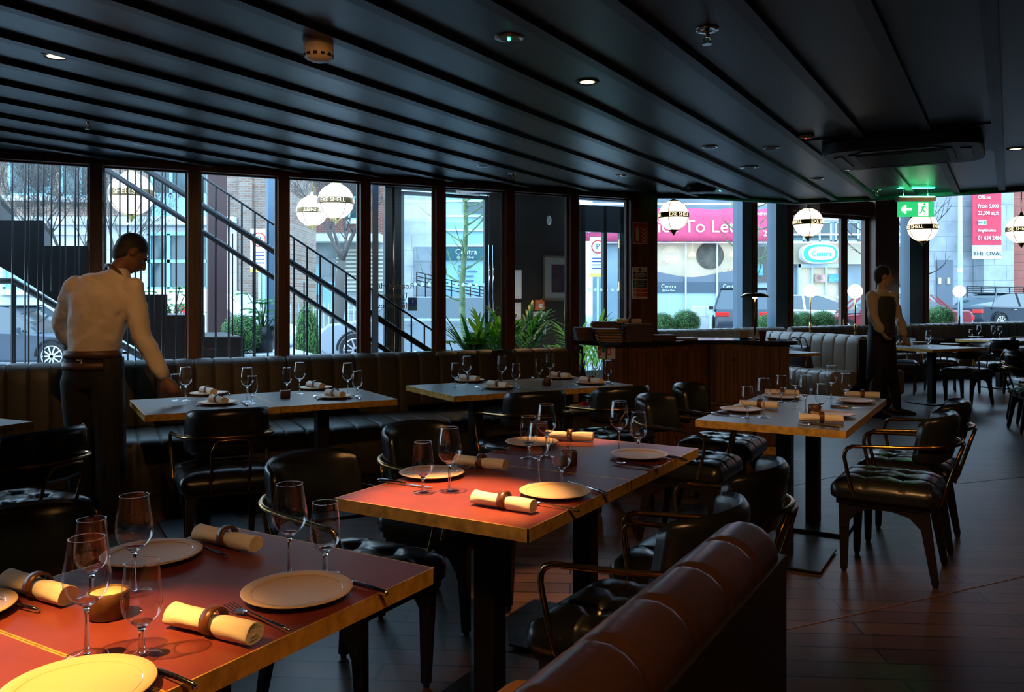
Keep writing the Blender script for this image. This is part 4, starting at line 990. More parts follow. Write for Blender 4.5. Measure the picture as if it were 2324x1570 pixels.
for px, py, lb in ((1605, 66, 'sprinkler head nearest the camera, top centre right'), (200, 270, 'sprinkler head over the waiter at the left'), (1165, 394, 'sprinkler head over the porch window table'),
                   (1990, 431, 'sprinkler head at the ceiling edge left of the exit sign'), (1922, 369, 'sprinkler head at the lower edge of the air conditioner')):
    p = cz(px, py); place(SP, (p.x, p.y, ZC), 0, lb, 'ceiling sprinklers')
p = cz(723, 88); e = empty('smoke_detector', (p.x, p.y, ZC), 0, 'white smoke detector with vent slots on the ceiling', 'smoke detector')
MB().lathe([(.06, 0), (.062, -.008), (.056, -.026), (.057, -.03), (.057, -.062), (.05, -.078), (.03, -.088), (1e-7, -.09)], 36).build('housing', mat('ivory plastic', (.62, .52, .42), .35), e, smooth=True)
m = MB()
for i in range(12):
    a = 2*PI*i/12; m.box((math.cos(a)*.0535, math.sin(a)*.0535, -.068), (.009, .016, .010), a)
m.build('vent_slots', M_black, e)
p = cz(1155, 85); e = empty('emergency_light', (p.x, p.y, ZC), 0, 'round chrome ceiling disc with a glowing green LED', 'emergency light')
MB().lathe([(1e-7, -.004), (.03, -.006), (.055, -.005), (.062, 0)], 36).build('cover', mat('satin disc', (.4, .3, .25), .25, .8), e, smooth=True)
MB().ball((0, 0, -.008), .006, 10).build('led', mat('green led', (0, .5, .2), .3, emit=(.05, 1, .45), es=9), e)
p = cz(1700, 379); e = empty('emergency_light', (p.x, p.y, ZC), 0, 'pale round emergency light on the ceiling left of the air conditioner', 'emergency light')
MB().lathe([(1e-7, -.004), (.04, -.006), (.07, -.005), (.076, 0)], 36).build('cover', M_steel, e, smooth=True)
p = cz(1635, 430); o = MB().ball((0, 0, 0), .012, 10).build('green_indicator', MATS['green led'], None, True, (p.x, p.y, ZC-.006)); tag(o, 'tiny green indicator light at the ceiling edge right of the speaker', 'indicator light')
p = cz(1592, 424); e = empty('ceiling_speaker', (p.x, p.y, ZC), 0, 'round black speaker on the ceiling above the first street pendant', 'speaker')
MB().lathe([(1e-7, -.05), (.11, -.05), (.125, -.04), (.15, -.004), (.15, 0)], 36).build('body', M_black, e, smooth=True)
p = cz(1829, 306); e = empty('motion_sensor', (p.x, p.y, ZC), 0, 'small white sensor with a red light at the corner of the air conditioner', 'sensor')
MB().lathe([(.05, 0), (.05, -.012), (.03, -.02), (1e-7, -.022)], 24).build('body', M_white, e, smooth=True); MB().ball((0, 0, -.022), .005, 8).build('led', mat('red led', (.5, 0, 0), .3, emit=(1, .02, .01), es=6), e)
# cassette air conditioner
e = empty('air_conditioner', (ac.x, ac.y, 0), ang(B), 'dark four-way cassette air conditioner set in the ceiling', 'air conditioner')
M_acg = mat('dark grey casing', (.035, .034, .034), .45)
MB().box((0, 0, ZC-.004), (1.12, 1.0, .01)).build('ceiling_plate', M_batten, e)
def rrect(wd, dp, r, n=6):
    out = []
    for cx_, cy_, a0 in ((wd/2-r, dp/2-r, 0), (-wd/2+r, dp/2-r, 90), (-wd/2+r, -dp/2+r, 180), (wd/2-r, -dp/2+r, 270)):
        for i in range(n+1): a = math.radians(a0+90*i/n); out.append((cx_+r*math.cos(a), cy_+r*math.sin(a)))
    return out
MB().prism(rrect(.92, .86, .16), ZC-.085, ZC-.008).build('casing', M_acg, e, bevel=.012)
MB().prism(rrect(.60, .56, .03), ZC-.093, ZC-.084).build('grille_frame', M_acg, e, bevel=.003)
m = MB()
for i in range(24): m.box((0, -.24+.48*i/23, ZC-.095), (.52, .010, .006))
m.build('grille', M_black, e)
for s in (-1, 1): MB().prism([(s*.34, -.24), (s*.40, -.2), (s*.40, .2), (s*.34, .24)], ZC-.092, ZC-.083).build('air_outlet', M_black, e)
for s in (-1, 1): MB().prism([(-.24, s*.32), (-.2, s*.38), (.2, s*.38), (.24, s*.32)], ZC-.092, ZC-.083).build('air_outlet', M_black, e)
# warm air heater box over the folding door
p = fp(tf(1805), -.3); o = MB().box((0, 0, 0), (.32, .16, .13)).build('air_curtain', M_white, None, loc=(p.x, p.y, 2.9), rz=RF, bevel=.01); tag(o, 'white box unit above the folding glass door', 'door heater')

# ------------------------------------------------------------------ globe pendants
def bent_text(s, size, R, zc, m_, parent, a0=-PI/2, sgn=1, flip=False):
    me = text_mesh(s, size, .0015); me.materials.clear(); me.materials.append(m_)
    for v in me.vertices:
        x, y, z = v.co; x = -x if flip else x; a = a0+x/R; r = R+z
        v.co = (r*math.cos(a), r*math.sin(a), zc+y)
    return link('lettering', me, parent)
def globe(name, p, r, label, group, rod_to=None, txt='EXE SHELL', rot=0, flip=False, mm=None, cols=None):
    e = empty(name, p, rot, label, 'pendant lamp', group)
    MB().ball((0, 0, 0), r, 40).build('globe', mm or M_globe, e, smooth=True)
    h = r*.17
    MB().shell([(math.sqrt(r*r-z*z)+.002, z) for z in (-h, -h*.5, 0, h*.5, h)], 48).build('band', M_brass_d, e, smooth=True)
    for k in range(3): bent_text(txt, h*1.9, r+.0035, 0, M_cut, e, -PI/2+k*2*PI/3, flip=flip)
    m = MB()
    for k in range(4):
        a = PI/4+k*PI/2; m.tube([(math.cos(a)*r*1.004*math.sin(q), math.sin(a)*r*1.004*math.sin(q), r*1.004*math.cos(q)) for q in [PI*i/24 for i in range(1, 24)]], .0038, 5)
    m.build('rib', M_brass_d, e, smooth=True)
    MB().lathe([(1e-7, r*.97), (r*.33, r*.93), (r*.33, r*1.0), (r*.12, r*1.06), (r*.07, r*1.25), (1e-7, r*1.27)], 24).build('cap', M_bright, e, smooth=True)
    MB().lathe([(1e-7, -r*1.36), (r*.03, -r*1.3), (r*.1, -r*1.18), (r*.16, -r*1.1), (r*.3, -r*1.0), (r*.3, -r*.93), (1e-7, -r*.93)], 24).build('finial', M_bright, e, smooth=True)
    if rod_to: MB().cyl((0, 0, r*1.2), (0, 0, rod_to-p[2]), .007).build('rod', M_bright, e, smooth=True)
    return e
M_brass_d = mat('dark brass band', (.16, .1, .04), .35, .6); M_cut = mat('lit cut-out letters', (1, .9, .7), .4, emit=(1, .85, .55), es=1.5)
for i, (px, py, dpx, lb) in enumerate([(1529, 489, 68, 'lit globe pendant in front of the pink banner, first of the row'), (1834, 505, 65, 'lit globe pendant before the folding glass door'),
                       (2094, 516, 64, 'lit globe pendant hanging below the green exit sign'), (2318, 521, 63, 'lit globe pendant cut by the right edge of the photo')]):
    Y = .37*FPX/dpx; p = D(px, py, Y); globe('globe_pendant', p, .185, lb, 'globe pendants inside', ZX, rot=.25+i*.35)
# small globe lamps on the bench backs; the second stands in for a reflection
for px, py, Y, r, zb, lb in [(1950, 661, 10.75, .092, .905, 'lit small globe lamp on a brass stem standing on the pale booth'), (1936, 660, 11.5, .088, .905, 'second small globe added for a reflection, behind the first one on the booth'), (2177, 661, 14.9, .105, .93, 'lit small globe lamp on a brass stem on the banquette before the dark saloon')]:
    p = D(px, py, Y)
    if px < 2000: s_ = (p.y-q0.y)/(q1.y-q0.y); p.x = q0.x+(q1.x-q0.x)*s_; 
    e = empty('globe_lamp', (p.x, p.y, zb), 0, lb, 'lamp', 'small globe lamps on the seat backs')
    MB().cyl((0, 0, 0), (0, 0, p.z-zb-r*.9), .009).build('stem', M_bright, e, smooth=True); MB().cyl((0, 0, 0), (0, 0, .16), .016).build('socket', M_bright, e, smooth=True)
    MB().ball((0, 0, p.z-zb), r, 28).build('globe', M_globe2, e, smooth=True)

# bag and jacket on the booth seat
s0 = q0+(q1-q0)*.55; nn = Vector((-dq.y, dq.x, 0)).normalized()*-1
p = s0+nn*.36
e = empty('leather_bag', (p.x, p.y, .475), rq, 'dark brown leather shoulder bag standing on the pale booth seat', 'bag')
def lathe_box(mb, w0, w1, d0, d1, h):
    vs = []; fs = []; n = 8
    for j in range(n+1):
        t = j/n; w_ = (w0+(w1-w0)*t)/2; d_ = (d0+(d1-d0)*t)/2+.012*math.sin(PI*t)
        for k in range(20):
            a = 2*PI*k/20; c_, s_ = math.cos(a), math.sin(a); vs.append((math.copysign(abs(c_)**.4, c_)*w_, math.copysign(abs(s_)**.5, s_)*d_+.01*math.sin(5*t+k), h*t))
    for j in range(n):
        for k in range(20): fs.append((j*20+k, j*20+(k+1) % 20, (j+1)*20+(k+1) % 20, (j+1)*20+k))
    fs.append(tuple(range(20))[::-1]); fs.append(tuple(n*20+k for k in range(20))); return mb.add(vs, fs)
M_bag = mat('dark bag leather', (.03, .02, .022), .3, bump=.2, bscale=40)
lathe_box(MB(), .44, .40, .17, .06, .29).build('bag_body', M_bag, e, smooth=True)
for y in (-.05, .05): MB().tube([(-.12, y, .26), (-.1, y, .36), (-.03, y*1.3, .40), (.05, y*1.2, .385), (.1, y, .33), (.12, y, .26)], .011, 8, .5).build('strap', M_bag, e, smooth=True)
p = s0+nn*.35-(q1-q0)*.28; o = MB().ball((0, 0, .06), .2, 20, (1.2, .9, .55)).build('folded_jacket', mat('black cloth', (.012, .012, .014), .8, bump=.6, bscale=9), None, True, (p.x, p.y, .50)); tag(o, 'dark jacket bundled on the booth seat left of the brown bag', 'jacket')
# ------------------------------------------------------------------ people
M_skin1 = mat('brown skin', (.16, .075, .045), .5, bump=.05); M_skin2 = mat('light skin', (.5, .3, .22), .5)
M_hair = mat('black hair', (.012, .01, .009), .6, bump=.5, bscale=120); M_shirt = mat('white shirt cotton', (.58, .50, .43), .85, bump=.9, bscale=9, stretch=(2, 2, .7)); M_trou = mat('black trousers', (.004, .004, .0045), .85)
M_apron = mat('dark apron', (.007, .006, .007), .8); M_strap = mat('brown strap', (.07, .03, .018), .5); M_vest = mat('charcoal waistcoat', (.05, .055, .07), .75)
def remeshed(mb, name, m_, parent, vox, smooth_it=6):
    o = mb.build(name, m_, parent, True); r = o.modifiers.new('r', 'REMESH'); r.mode = 'VOXEL'; r.voxel_size = vox; r.use_smooth_shade = True
    s = o.modifiers.new('sm', 'SMOOTH'); s.iterations = smooth_it; s.factor = .5; return o
def hand(mb, wrist, dirv, palm_n, L=.18, curl=.6):
    """palm plus five unequal fingers; dirv points to the fingers, palm_n out of the palm"""
    d = Vector(dirv).normalized(); n_ = Vector(palm_n); n_ = (n_-d*n_.dot(d)).normalized(); s = d.cross(n_); w0 = Vector(wrist)
    mb.tube([w0, w0+d*L*.12, w0+d*L*.3, w0+d*L*.5], [.024, .03, .038, .036], 12, .45, side=s, round_end=1)
    for off, ln, cu in ((-.027, .33, 1.0), (-.009, .42, .95), (.009, .45, .9), (.026, .38, 1.0)):
        b = w0+d*L*.48+s*off; a1 = .35*curl*cu; a2 = 1.0*curl*cu; a3 = 1.5*curl*cu; p = [b]
        for a, k in ((a1, .42), (a2, .32), (a3, .26)): p.append(p[-1]+(d*math.cos(a)+n_*math.sin(a))*L*ln*k)
        mb.tube(p, [.0095, .009, .008, .007], 8, round_end=1)
    b = w0+d*L*.14+s*-.028; p = [b, b+(d*.6-s*.7+n_*.3).normalized()*L*.2, b+(d*.6-s*.7+n_*.3).normalized()*L*.2+(d*.8+n_*.6).normalized()*L*.18]
    mb.tube(p, [.013, .011, .008], 8, round_end=1)
def person(label, base, J, skin, female=False, facing=(0, 1, 0), hairlen=1, clothes='shirt', vox=.0085):
    e = empty('person', base, 0, label, 'person'); b0 = Vector(base)
    V_ = {k: Vector(v)-b0 for k, v in J.items()}
    f = Vector(facing).normalized(); up = (V_['head']-V_['neck']).normalized(); rt = f.cross(up).normalized(); f = up.cross(rt)
    hips, waist, chest, neck, head = V_['hips'], V_['waist'], V_['chest'], V_['neck'], V_['head']
    sr = (V_['shR']-V_['shL']).normalized()
    def torso(mb, g, z0=0):
        mb.tube([hips+Vector((0, 0, -.09)), hips, waist, chest, (V_['shL']+V_['shR'])/2+Vector((0, 0, -.01)), neck+Vector((0, 0, -.05))], [.135+g, .15+g, .134+g, .172+g, .16+g, .07+g], 20, .66, side=sr, round_end=0)
        for s in ('L', 'R'): mb.ball(V_['sh'+s], .062+g, 14)
    def arm(mb, s, g, frac=1.0):
        sh, el, ha = V_['sh'+s], V_['el'+s], V_['ha'+s]; wr = el+(ha-el)*frac
        mb.tube([sh, sh+(el-sh)*.3, el, el+(wr-el)*.35, wr], [.055+g, .05+g, .041+g, .042+g, .028+g if frac == 1 else .034+g], 14, round_end=1)
    def leg(mb, s, g, z1=.08):
        hp, kn, an = V_['hp'+s], V_['kn'+s], V_['an'+s]
        mb.tube([hp, hp+(kn-hp)*.3, kn, kn+(an-kn)*.3, an], [.088+g, .082+g, .058+g, .058+g, .038+g], 16, round_end=1)
    body = MB(); torso(body, -.014)
    for s in ('L', 'R'): arm(body, s, -.006); leg(body, s, -.008)
    body.tube([neck+Vector((0, 0, -.06)), neck, head-up*.05], [.062, .056, .055], 16, round_end=1)
    body.m = Matrix(((rt.x, f.x, up.x, head.x), (rt.y, f.y, up.y, head.y), (rt.z, f.z, up.z, head.z), (0, 0, 0, 1)))
    body.ball((0, -.012, .025), .098, 22, (.78, 1.0, 1.0)); body.ball((0, .03, -.035), .072, 18, (.82, .9, 1.05)); body.ball((0, .058, -.085), .028, 12, (1.1, .8, .8))
    body.tube([(0, .088, .02), (0, .108, -.012), (0, .115, -.028), (0, .095, -.036)], [.008, .011, .014, .008], 10, round_end=1)
    for s in (-1, 1):
        body.ball((s*.079, -.005, -.008), .03, 12, (.3, .6, 1.05)); body.ball((s*.03, .082, .028), .017, 10, (1.3, .5, .5))
    body.tube([(-.024, .088, -.058), (0, .097, -.057), (.024, .088, -.058)], [.005, .008, .005], 8, .8, round_end=1)
    body.m = Matrix.Identity(4)
    for s in ('L', 'R'):
        d = (V_['ha'+s]-V_['el'+s]).normalized(); hd = V_.get('hd'+s, V_['ha'+s]+d*.1)-V_['ha'+s]; hand(body, V_['ha'+s], hd, f+Vector((0, 0, -.4)) if s == 'R' else f, .17, .8)
        an = V_['an'+s]; body.tube([an+Vector((0, 0, -.03))-f*.04, an+Vector((0, 0, -.045))+f*.06, an+Vector((0, 0, -.055))+f*.17], [.035, .036, .024], 12, .8, round_end=1)
    bo = remeshed(body, 'body', skin, e, vox, 3)
    hm = MB(); hm.m = Matrix(((rt.x, f.x, up.x, head.x), (rt.y, f.y, up.y, head.y), (rt.z, f.z, up.z, head.z), (0, 0, 0, 1)))
    hm.ball((0, -.018, .036), .1, 22, (.81, .98, 1.0)); hm.ball((0, -.045, -.01), .082, 18, (.83, .75, 1.0))
    # cut the face free
    h = remeshed(hm, 'hair', M_hair, e, .008, 3)
    eye = MB(); eye.m = hm.m
    for s in (-1, 1): eye.ball((s*.03, .083, .018), .0105, 10)
    eye.build('eyes', M_black, bo, smooth=True)
    if clothes == 'shirt':
        sh = MB(); torso(sh, .006)
        for s in ('L', 'R'): arm(sh, s, .012, .86)
        sh.tube([neck+Vector((0, 0, -.075)), neck+Vector((0, 0, .0))], [.082, .066], 16)
        so_ = remeshed(sh, 'shirt', M_shirt, e, .010, 8); tx = bpy.data.textures.new('folds', 'CLOUDS'); tx.noise_scale = .09; tx.noise_depth = 2; dm = so_.modifiers.new('folds', 'DISPLACE'); dm.texture = tx; dm.strength = .03; dm.mid_level = .4; sm_ = so_.modifiers.new('s2', 'SMOOTH'); sm_.iterations = 2
    tr = MB(); tr.tube([hips+Vector((0, 0, -.1)), hips, waist+(hips-waist)*.35], [.148, .163, .15], 20, .68, side=sr)
    for s in ('L', 'R'): leg(tr, s, .012)
    remeshed(tr, 'trousers', M_trou, e, .011, 6)
    for s in ('L', 'R'):
        an = V_['an'+s]; so = MB(); so.tube([an+Vector((0, 0, -.035))-f*.06, an+Vector((0, 0, -.045))+f*.06, an+Vector((0, 0, -.055))+f*.19], [.042, .044, .03], 14, .85, round_end=1); so.build('shoe', M_black, e, smooth=True)
    return e, V_, f, rt, up, sr
def PJ(px, py, Y): return tuple(D(px, py, Y))
gx = G(398, 909, .75)
J1 = dict(hips=PJ(208, 842, 4.98), waist=PJ(212, 790, 4.98), chest=PJ(226, 690, 4.98), neck=PJ(268, 612, 5.06), head=PJ(297, 577, 5.13),
          shL=PJ(170, 652, 4.96), shR=PJ(300, 655, 5.00), elL=PJ(138, 735, 5.08), haL=PJ(170, 800, 5.24), hdL=PJ(200, 800, 5.26),
          elR=PJ(325, 770, 4.98), haR=PJ(372, 858, 4.96), hdR=PJ(396, 886, 4.96),
          hpL=PJ(178, 862, 4.98), hpR=PJ(240, 862, 4.98), knL=(-2.58, 4.98, .5), knR=(-2.40, 4.96, .5), anL=(-2.60, 5.02, .08), anR=(-2.39, 4.96, .08))
e, V_, f, rt, up, sr = person('waiter in a white shirt and dark apron seen from behind, reaching for a glass', (-2.49, 4.98, 0), J1, M_skin1, facing=(.75, .6, -.35))
w_ = V_['waist']; c_ = V_['chest']
m = MB(); q = w_+(V_['hips']-w_)*.25; m.tube([q+Vector((0, 0, -.022)), q+Vector((0, 0, .022))], [.162, .160], 28, .68, side=sr); m.build('apron_tie', M_strap, e, smooth=True)
m = MB(); q = w_+(V_['hips']-w_)*.75; m.tube([q+Vector((0, 0, -.02)), q+Vector((0, 0, .02))], [.169, .166], 28, .69, side=sr); m.build('belt', M_strap, e, smooth=True)
m = MB(); nb_ = V_['neck']; m.tube([nb_+rt*.078*math.cos(a)-f*.082*math.sin(a)+Vector((0, 0, -.055+.03*math.sin(a))) for a in [-.5+i*.4142/1.0 for i in range(10)]], .011, 8); m.build('neck_strap', M_strap, e, smooth=True)
# apron hanging in front of his legs, wrapped to the right side
m = MB(); hq = V_['hips']; pts0 = []; V = []; F = []; nA = 16
for j in range(9):
    z = hq.z+.08-j*.085
    for i in range(nA+1):
        a = -.9+i/nA*3.1; r = .178+.008*j/9+.006*math.sin(i*1.7+j*.3); V.append((hq.x+sr.x*math.cos(a)*r+.0, hq.y+.02+math.sin(a)*r*.78, z))
for j in range(8):
    for i in range(nA): F.append((j*(nA+1)+i, j*(nA+1)+i+1, (j+1)*(nA+1)+i+1, (j+1)*(nA+1)+i))
o = m.add(V, F).build('apron', M_apron, e, smooth=True); o.modifiers.new('t', 'SOLIDIFY').thickness = .004
Y2 = 9.95
def Q(px, py, dy=0): return tuple(D(px, py, Y2+dy))
J2 = dict(hips=Q(2001, 765), waist=Q(2001, 740), chest=Q(2000, 690), neck=Q(2002, 655), head=Q(2005, 628),
          shL=Q(1978, 672, -.1), shR=Q(2022, 672, .1), elL=Q(1982, 718, -.18), haL=Q(2000, 752, -.25), hdL=Q(2010, 765, -.28), elR=Q(2040, 722, .1), haR=Q(2052, 762, -.05), hdR=Q(2056, 775, -.1),
          hpL=Q(1992, 780, -.05), hpR=Q(2010, 780, .05), knL=(4.32, 9.85, .5), knR=(4.55, 10.0, .5), anL=(4.22, 9.8, .08), anR=(4.62, 10.02, .08))
e, V_, f, rt, up, sr = person('waiter in a charcoal waistcoat and white shirt standing by the pale booth', (4.42, 9.92, 0), J2, M_skin2, facing=(.9, -.15, -.1))
m = MB(); m.tube([V_['hips']+Vector((0, 0, .0)), V_['waist'], V_['chest'], (V_['shL']+V_['shR'])/2+Vector((0, 0, .0))], [.192, .172, .202, .168], 22, .74, side=sr); remeshed(m, 'waistcoat', M_vest, e, .012, 4)
m = MB(); q = V_['hips']; m.tube([q+Vector((0, 0, .05)), q+Vector((0, 0, -.2)), q+Vector((0, 0, -.5))], [.19, .2, .21], 22, .72, side=sr); m.build('apron', M_apron, e, smooth=True)

# ------------------------------------------------------------------ porch contents
M_leaf = mat('fresh green leaf', (.10, .36, .04), .4, var=.35, vscale=6); M_leaf2 = mat('dark green leaf', (.03, .16, .035), .4, var=.4, vscale=5)
for m_, c_ in ((M_leaf, (.22, .6, .05)), (M_leaf2, (.06, .3, .05))):
    n = m_.node_tree.nodes; l = m_.node_tree.links; t_ = n.new('ShaderNodeBsdfTranslucent'); t_.inputs[0].default_value = (*c_, 1); x_ = n.new('ShaderNodeMixShader'); x_.inputs[0].default_value = .45
    l.new(n['Principled BSDF'].outputs[0], x_.inputs[1]); l.new(t_.outputs[0], x_.inputs[2]); l.new(x_.outputs[0], n['Material Output'].inputs[0])
M_stemg = mat('green stem', (.05, .12, .03), .6)
def blade(mb, p, d, L, wd, droop, n=8, fold=.25):
    d = Vector(d).normalized(); side = d.cross(Vector((0, 0, 1))); side = side.normalized() if side.length > .01 else Vector((1, 0, 0)); p = Vector(p); V = []; F = []
    for i in range(n+1):
        t = i/n; wi = wd*(math.sin(PI*min(1, t*.96+.04))**.7)*.5
        V += [p-side*wi+Vector((0, 0, wi*fold)), p, p+side*wi+Vector((0, 0, wi*fold))]
        p = p+d*L/n; d = (d+Vector((0, 0, -droop/n))).normalized()
    for i in range(n):
        for k in range(2): a = i*3+k; F.append((a, a+1, a+4, a+3))
    mb.add(V, F)
def plant(name, loc, label, kind, seed, h=1, m_=None, grp='plants in the porch'):
    r = random.Random(seed); e = empty(name, loc, 0, label, 'plant', grp); lv = MB(); st = MB()
    if kind == 'palm':
        for i in range(15):
            a = r.random()*6.28; out = r.uniform(.25, .8); top = Vector((math.cos(a)*.22*out, math.sin(a)*.22*out, h*r.uniform(.45, .75))); st.tube([(0, 0, .1), (top.x*.3, top.y*.3, top.z*.6), tuple(top)], [.006, .005, .003], 5)
            d = Vector((math.cos(a)*out, math.sin(a)*out, .9)).normalized()
            for k in range(9):
                f_ = k/8; b = top+d*f_*.22*h; s_ = 1 if k % 2 else -1; dd = (d+Vector((-math.sin(a), math.cos(a), 0))*s_*.8*(1-f_*.6)).normalized(); blade(lv, b, dd, .3*h*(1-.3*f_), .034, .9)
    elif kind == 'broad':
        for i in range(16):
            a = r.random()*6.28; z = h*r.uniform(.45, .95); rad = r.uniform(.08, .26)*h; b = Vector((math.cos(a)*rad, math.sin(a)*rad, z)); st.tube([(0, 0, .1), (b.x*.3, b.y*.3, z*.7), tuple(b)], [.008, .006, .004], 5)
            for q in (-.7, 0, .7): blade(lv, b, (math.cos(a+q), math.sin(a+q), .35), .24*h, .075, .8)
    elif kind == 'split':
        for i in range(10):
            a = r.random()*6.28; z = h*r.uniform(.5, .9); rad = r.uniform(.12, .3)*h; b = Vector((math.cos(a)*rad, math.sin(a)*rad, z)); st.tube([(0, 0, .1), (b.x*.4, b.y*.4, z*.7), tuple(b)], [.009, .007, .005], 5)
            for q in (-1.7, -1.15, -.65, -.2, .2, .65, 1.15, 1.7): blade(lv, b, (math.cos(a+q), math.sin(a+q), .12), .26*h*(1.15-abs(q)*.25), .085, .7)
    else:
        for i in range(26):
            a = r.random()*6.28; blade(lv, (0, 0, .3*h), (math.cos(a)*.5, math.sin(a)*.5, 1), r.uniform(.5, .75)*h, .04, r.uniform(.4, 1.6), 10)
    lv.build('leaves', m_ or M_leaf, e, smooth=True)
    if st.v: st.build('stems', M_stemg, e, smooth=True)
    MB().lathe([(1e-7, 0), (.1, 0), (.14, .26), (.13, .26), (.1, .22), (1e-7, .22)], 20).build('pot', M_black, e, smooth=True)
    return e
zb = .45
def pp(px, n): p = wp(tw(px, n), n); return p
st_ = MB(); a_, b_ = pp(1005, .45), pp(1270, .45); o = MB().box(((a_+b_)/2+Vector((0, 0, .22))), ((b_-a_).length, .35, .44), RW).build('planter_shelf', M_dwood); tag(o, 'dark low shelf carrying the plants behind the porch glass', 'shelf')
plant('monstera', pp(1042, .42)+Vector((0, 0, zb)), 'bright split-leaf plant behind the pane left of the porch tree', 'split', 2, .62)
plant('grass_plant', pp(1075, .5)+Vector((0, 0, zb)), 'spiky grass-leaved plant with blades arching over the others', 'grass', 3, .95, M_leaf2)
plant('kentia_palm', pp(1112, .45)+Vector((0, 0, zb)), 'feathery palm with upright bright leaves beside the window post', 'palm', 4, .78)
plant('kentia_palm', pp(1180, .48)+Vector((0, 0, zb)), 'taller dark palm directly right of the window post', 'palm', 8, .86, M_leaf2)
plant('schefflera', pp(1215, .42)+Vector((0, 0, zb)), 'broad-leaved plant with one large leaf under the thermostat', 'broad', 9, .62)
plant('kentia_palm', pp(1338, 1.2), 'palm standing behind the panelled glass door', 'palm', 12, 1.2)
plant('broad_plant', (4.95, 7.55, 0), 'dark leaves poking in at the right edge of the photo', 'broad', 20, 1.0, M_leaf2, 'plants indoors')
def onwall(px, py, name, label, cat, grp=None): t = tw(px, PN-.045); p = wp(t, PN-.045); z = EYE-(py-HZ)/FPX*p.y; return empty(name, (p.x, p.y, z), RW, label, cat, grp)
e = onwall(1246, 500, 'motion_detector', 'white oval motion detector high on the dark porch wall', 'sensor'); MB().ball((0, 0, 0), .06, 18, (.55, .45, 1)).build('housing', M_white, e, smooth=True); MB().box((0, -.026, -.01), (.035, .006, .05)).build('lens', mat('pearl lens', (.5, .5, .5), .3), e, bevel=.004)
e = onwall(1268, 632, 'framed_picture', 'framed picture with a pale mount on the dark porch wall', 'picture'); MB().box((0, 0, 0), (.42, .02, .52)).build('mount', mat('pale mount', (.2, .17, .14), .6), e)
m = MB()
for s in (-1, 1): m.box((s*.215, -.006, 0), (.02, .035, .55)); m.box((0, -.006, s*.265), (.45, .035, .02))
m.build('frame', mat('bronze frame', (.16, .1, .06), .35, .4), e); MB().box((0.02, -.012, 0), (.25, .004, .34)).build('print', mat('dark red print', (.035, .012, .014), .5, var=.6, vscale=8), e)
e = onwall(1224, 692, 'call_point', 'orange-red fire call point above the thermostat', 'call point'); MB().box((0, 0, 0), (.125, .03, .125)).build('box', mat('orange red', (.75, .13, .03), .5), e, bevel=.004); MB().box((.005, -.018, -.01), (.05, .006, .05)).build('break_glass', M_white, e)
e = onwall(1223, 718, 'thermostat', 'white wall thermostat with a dark display', 'thermostat'); MB().box((0, 0, 0), (.16, .03, .12)).build('case', M_white, e, bevel=.008); MB().box((-.01, -.017, .012), (.06, .004, .04)).build('display', mat('dim display', (.08, .1, .08), .3), e); MB().box((.055, -.017, .005), (.025, .004, .06)).build('keypad', mat('grey keys', (.2, .22, .22), .5), e)
e = onwall(1232, 750, 'blank_switch', 'plain pale switch plate below the thermostat', 'switch'); MB().box((0, 0, 0), (.08, .012, .085)).build('plate', M_white, e, bevel=.004)
for px, py, h_, lb in ((1173, 645, .34, 'tall white menu holder on the porch wall'), (1172, 715, .3, 'lower white menu holder on the porch wall')):
    e = onwall(px, py, 'notice_frame', lb, 'notice', 'menu holders in the porch'); MB().box((0, 0, 0), (.12, .02, h_)).build('frame', M_white, e, bevel=.004); MB().box((-.005, -.012, 0), (.085, .003, h_-.06)).build('sheet', M_paper, e)
t_ = tw(1115, PN-.1); p = wp(t_, PN-.1); e = empty('door_pull', (p.x, p.y, 0), RW, 'long vertical steel pull handle on the dark entrance frame', 'handle'); m = MB()
for s in (-.025, .025): m.cyl((s, 0, EYE-(748-HZ)/FPX*p.y), (s, 0, EYE-(556-HZ)/FPX*p.y), .013)
m.build('bar', M_steel, e, smooth=True); MB().box((0, .03, 1.4), (.05, .05, .03)).build('bracket', M_steel, e)
p = wp(tw(893, 1.2), 1.2); e = empty('brass_pole', (p.x, p.y, 0), 0, 'vertical brass pole running floor to ceiling behind the porch glass', 'pole'); MB().cyl((0, 0, 0), (0, 0, PC), .012).build('pole', M_brass2, e, smooth=True)
p = wp(tw(1285, .12), .14); e = empty('brass_pull_rod', (p.x, p.y, 0), 0, 'slim brass pull rod on the last dark window post', 'pull rod'); MB().cyl((0, 0, .68), (0, 0, 1.37), .007).build('bar', M_bright, e, smooth=True)
m = MB()
for z in (.72, 1.33): m.cyl((0, 0, z), (W.x*.04, W.y*.04, z), .005)
m.build('bracket', M_bright, e)
e = empty('door_closer', wp(tw(1060, 2.15), 2.15, zw(1060, 438, 2.15)), RW, 'silver door closer arm at the top of the entrance', 'door closer'); MB().box((0, 0, 0), (.3, .05, .05)).build('body', M_steel, e, bevel=.005); MB().bar((-.1, -.03, 0), (.25, -.12, .01), .02, .012).build('arm', M_steel, e)
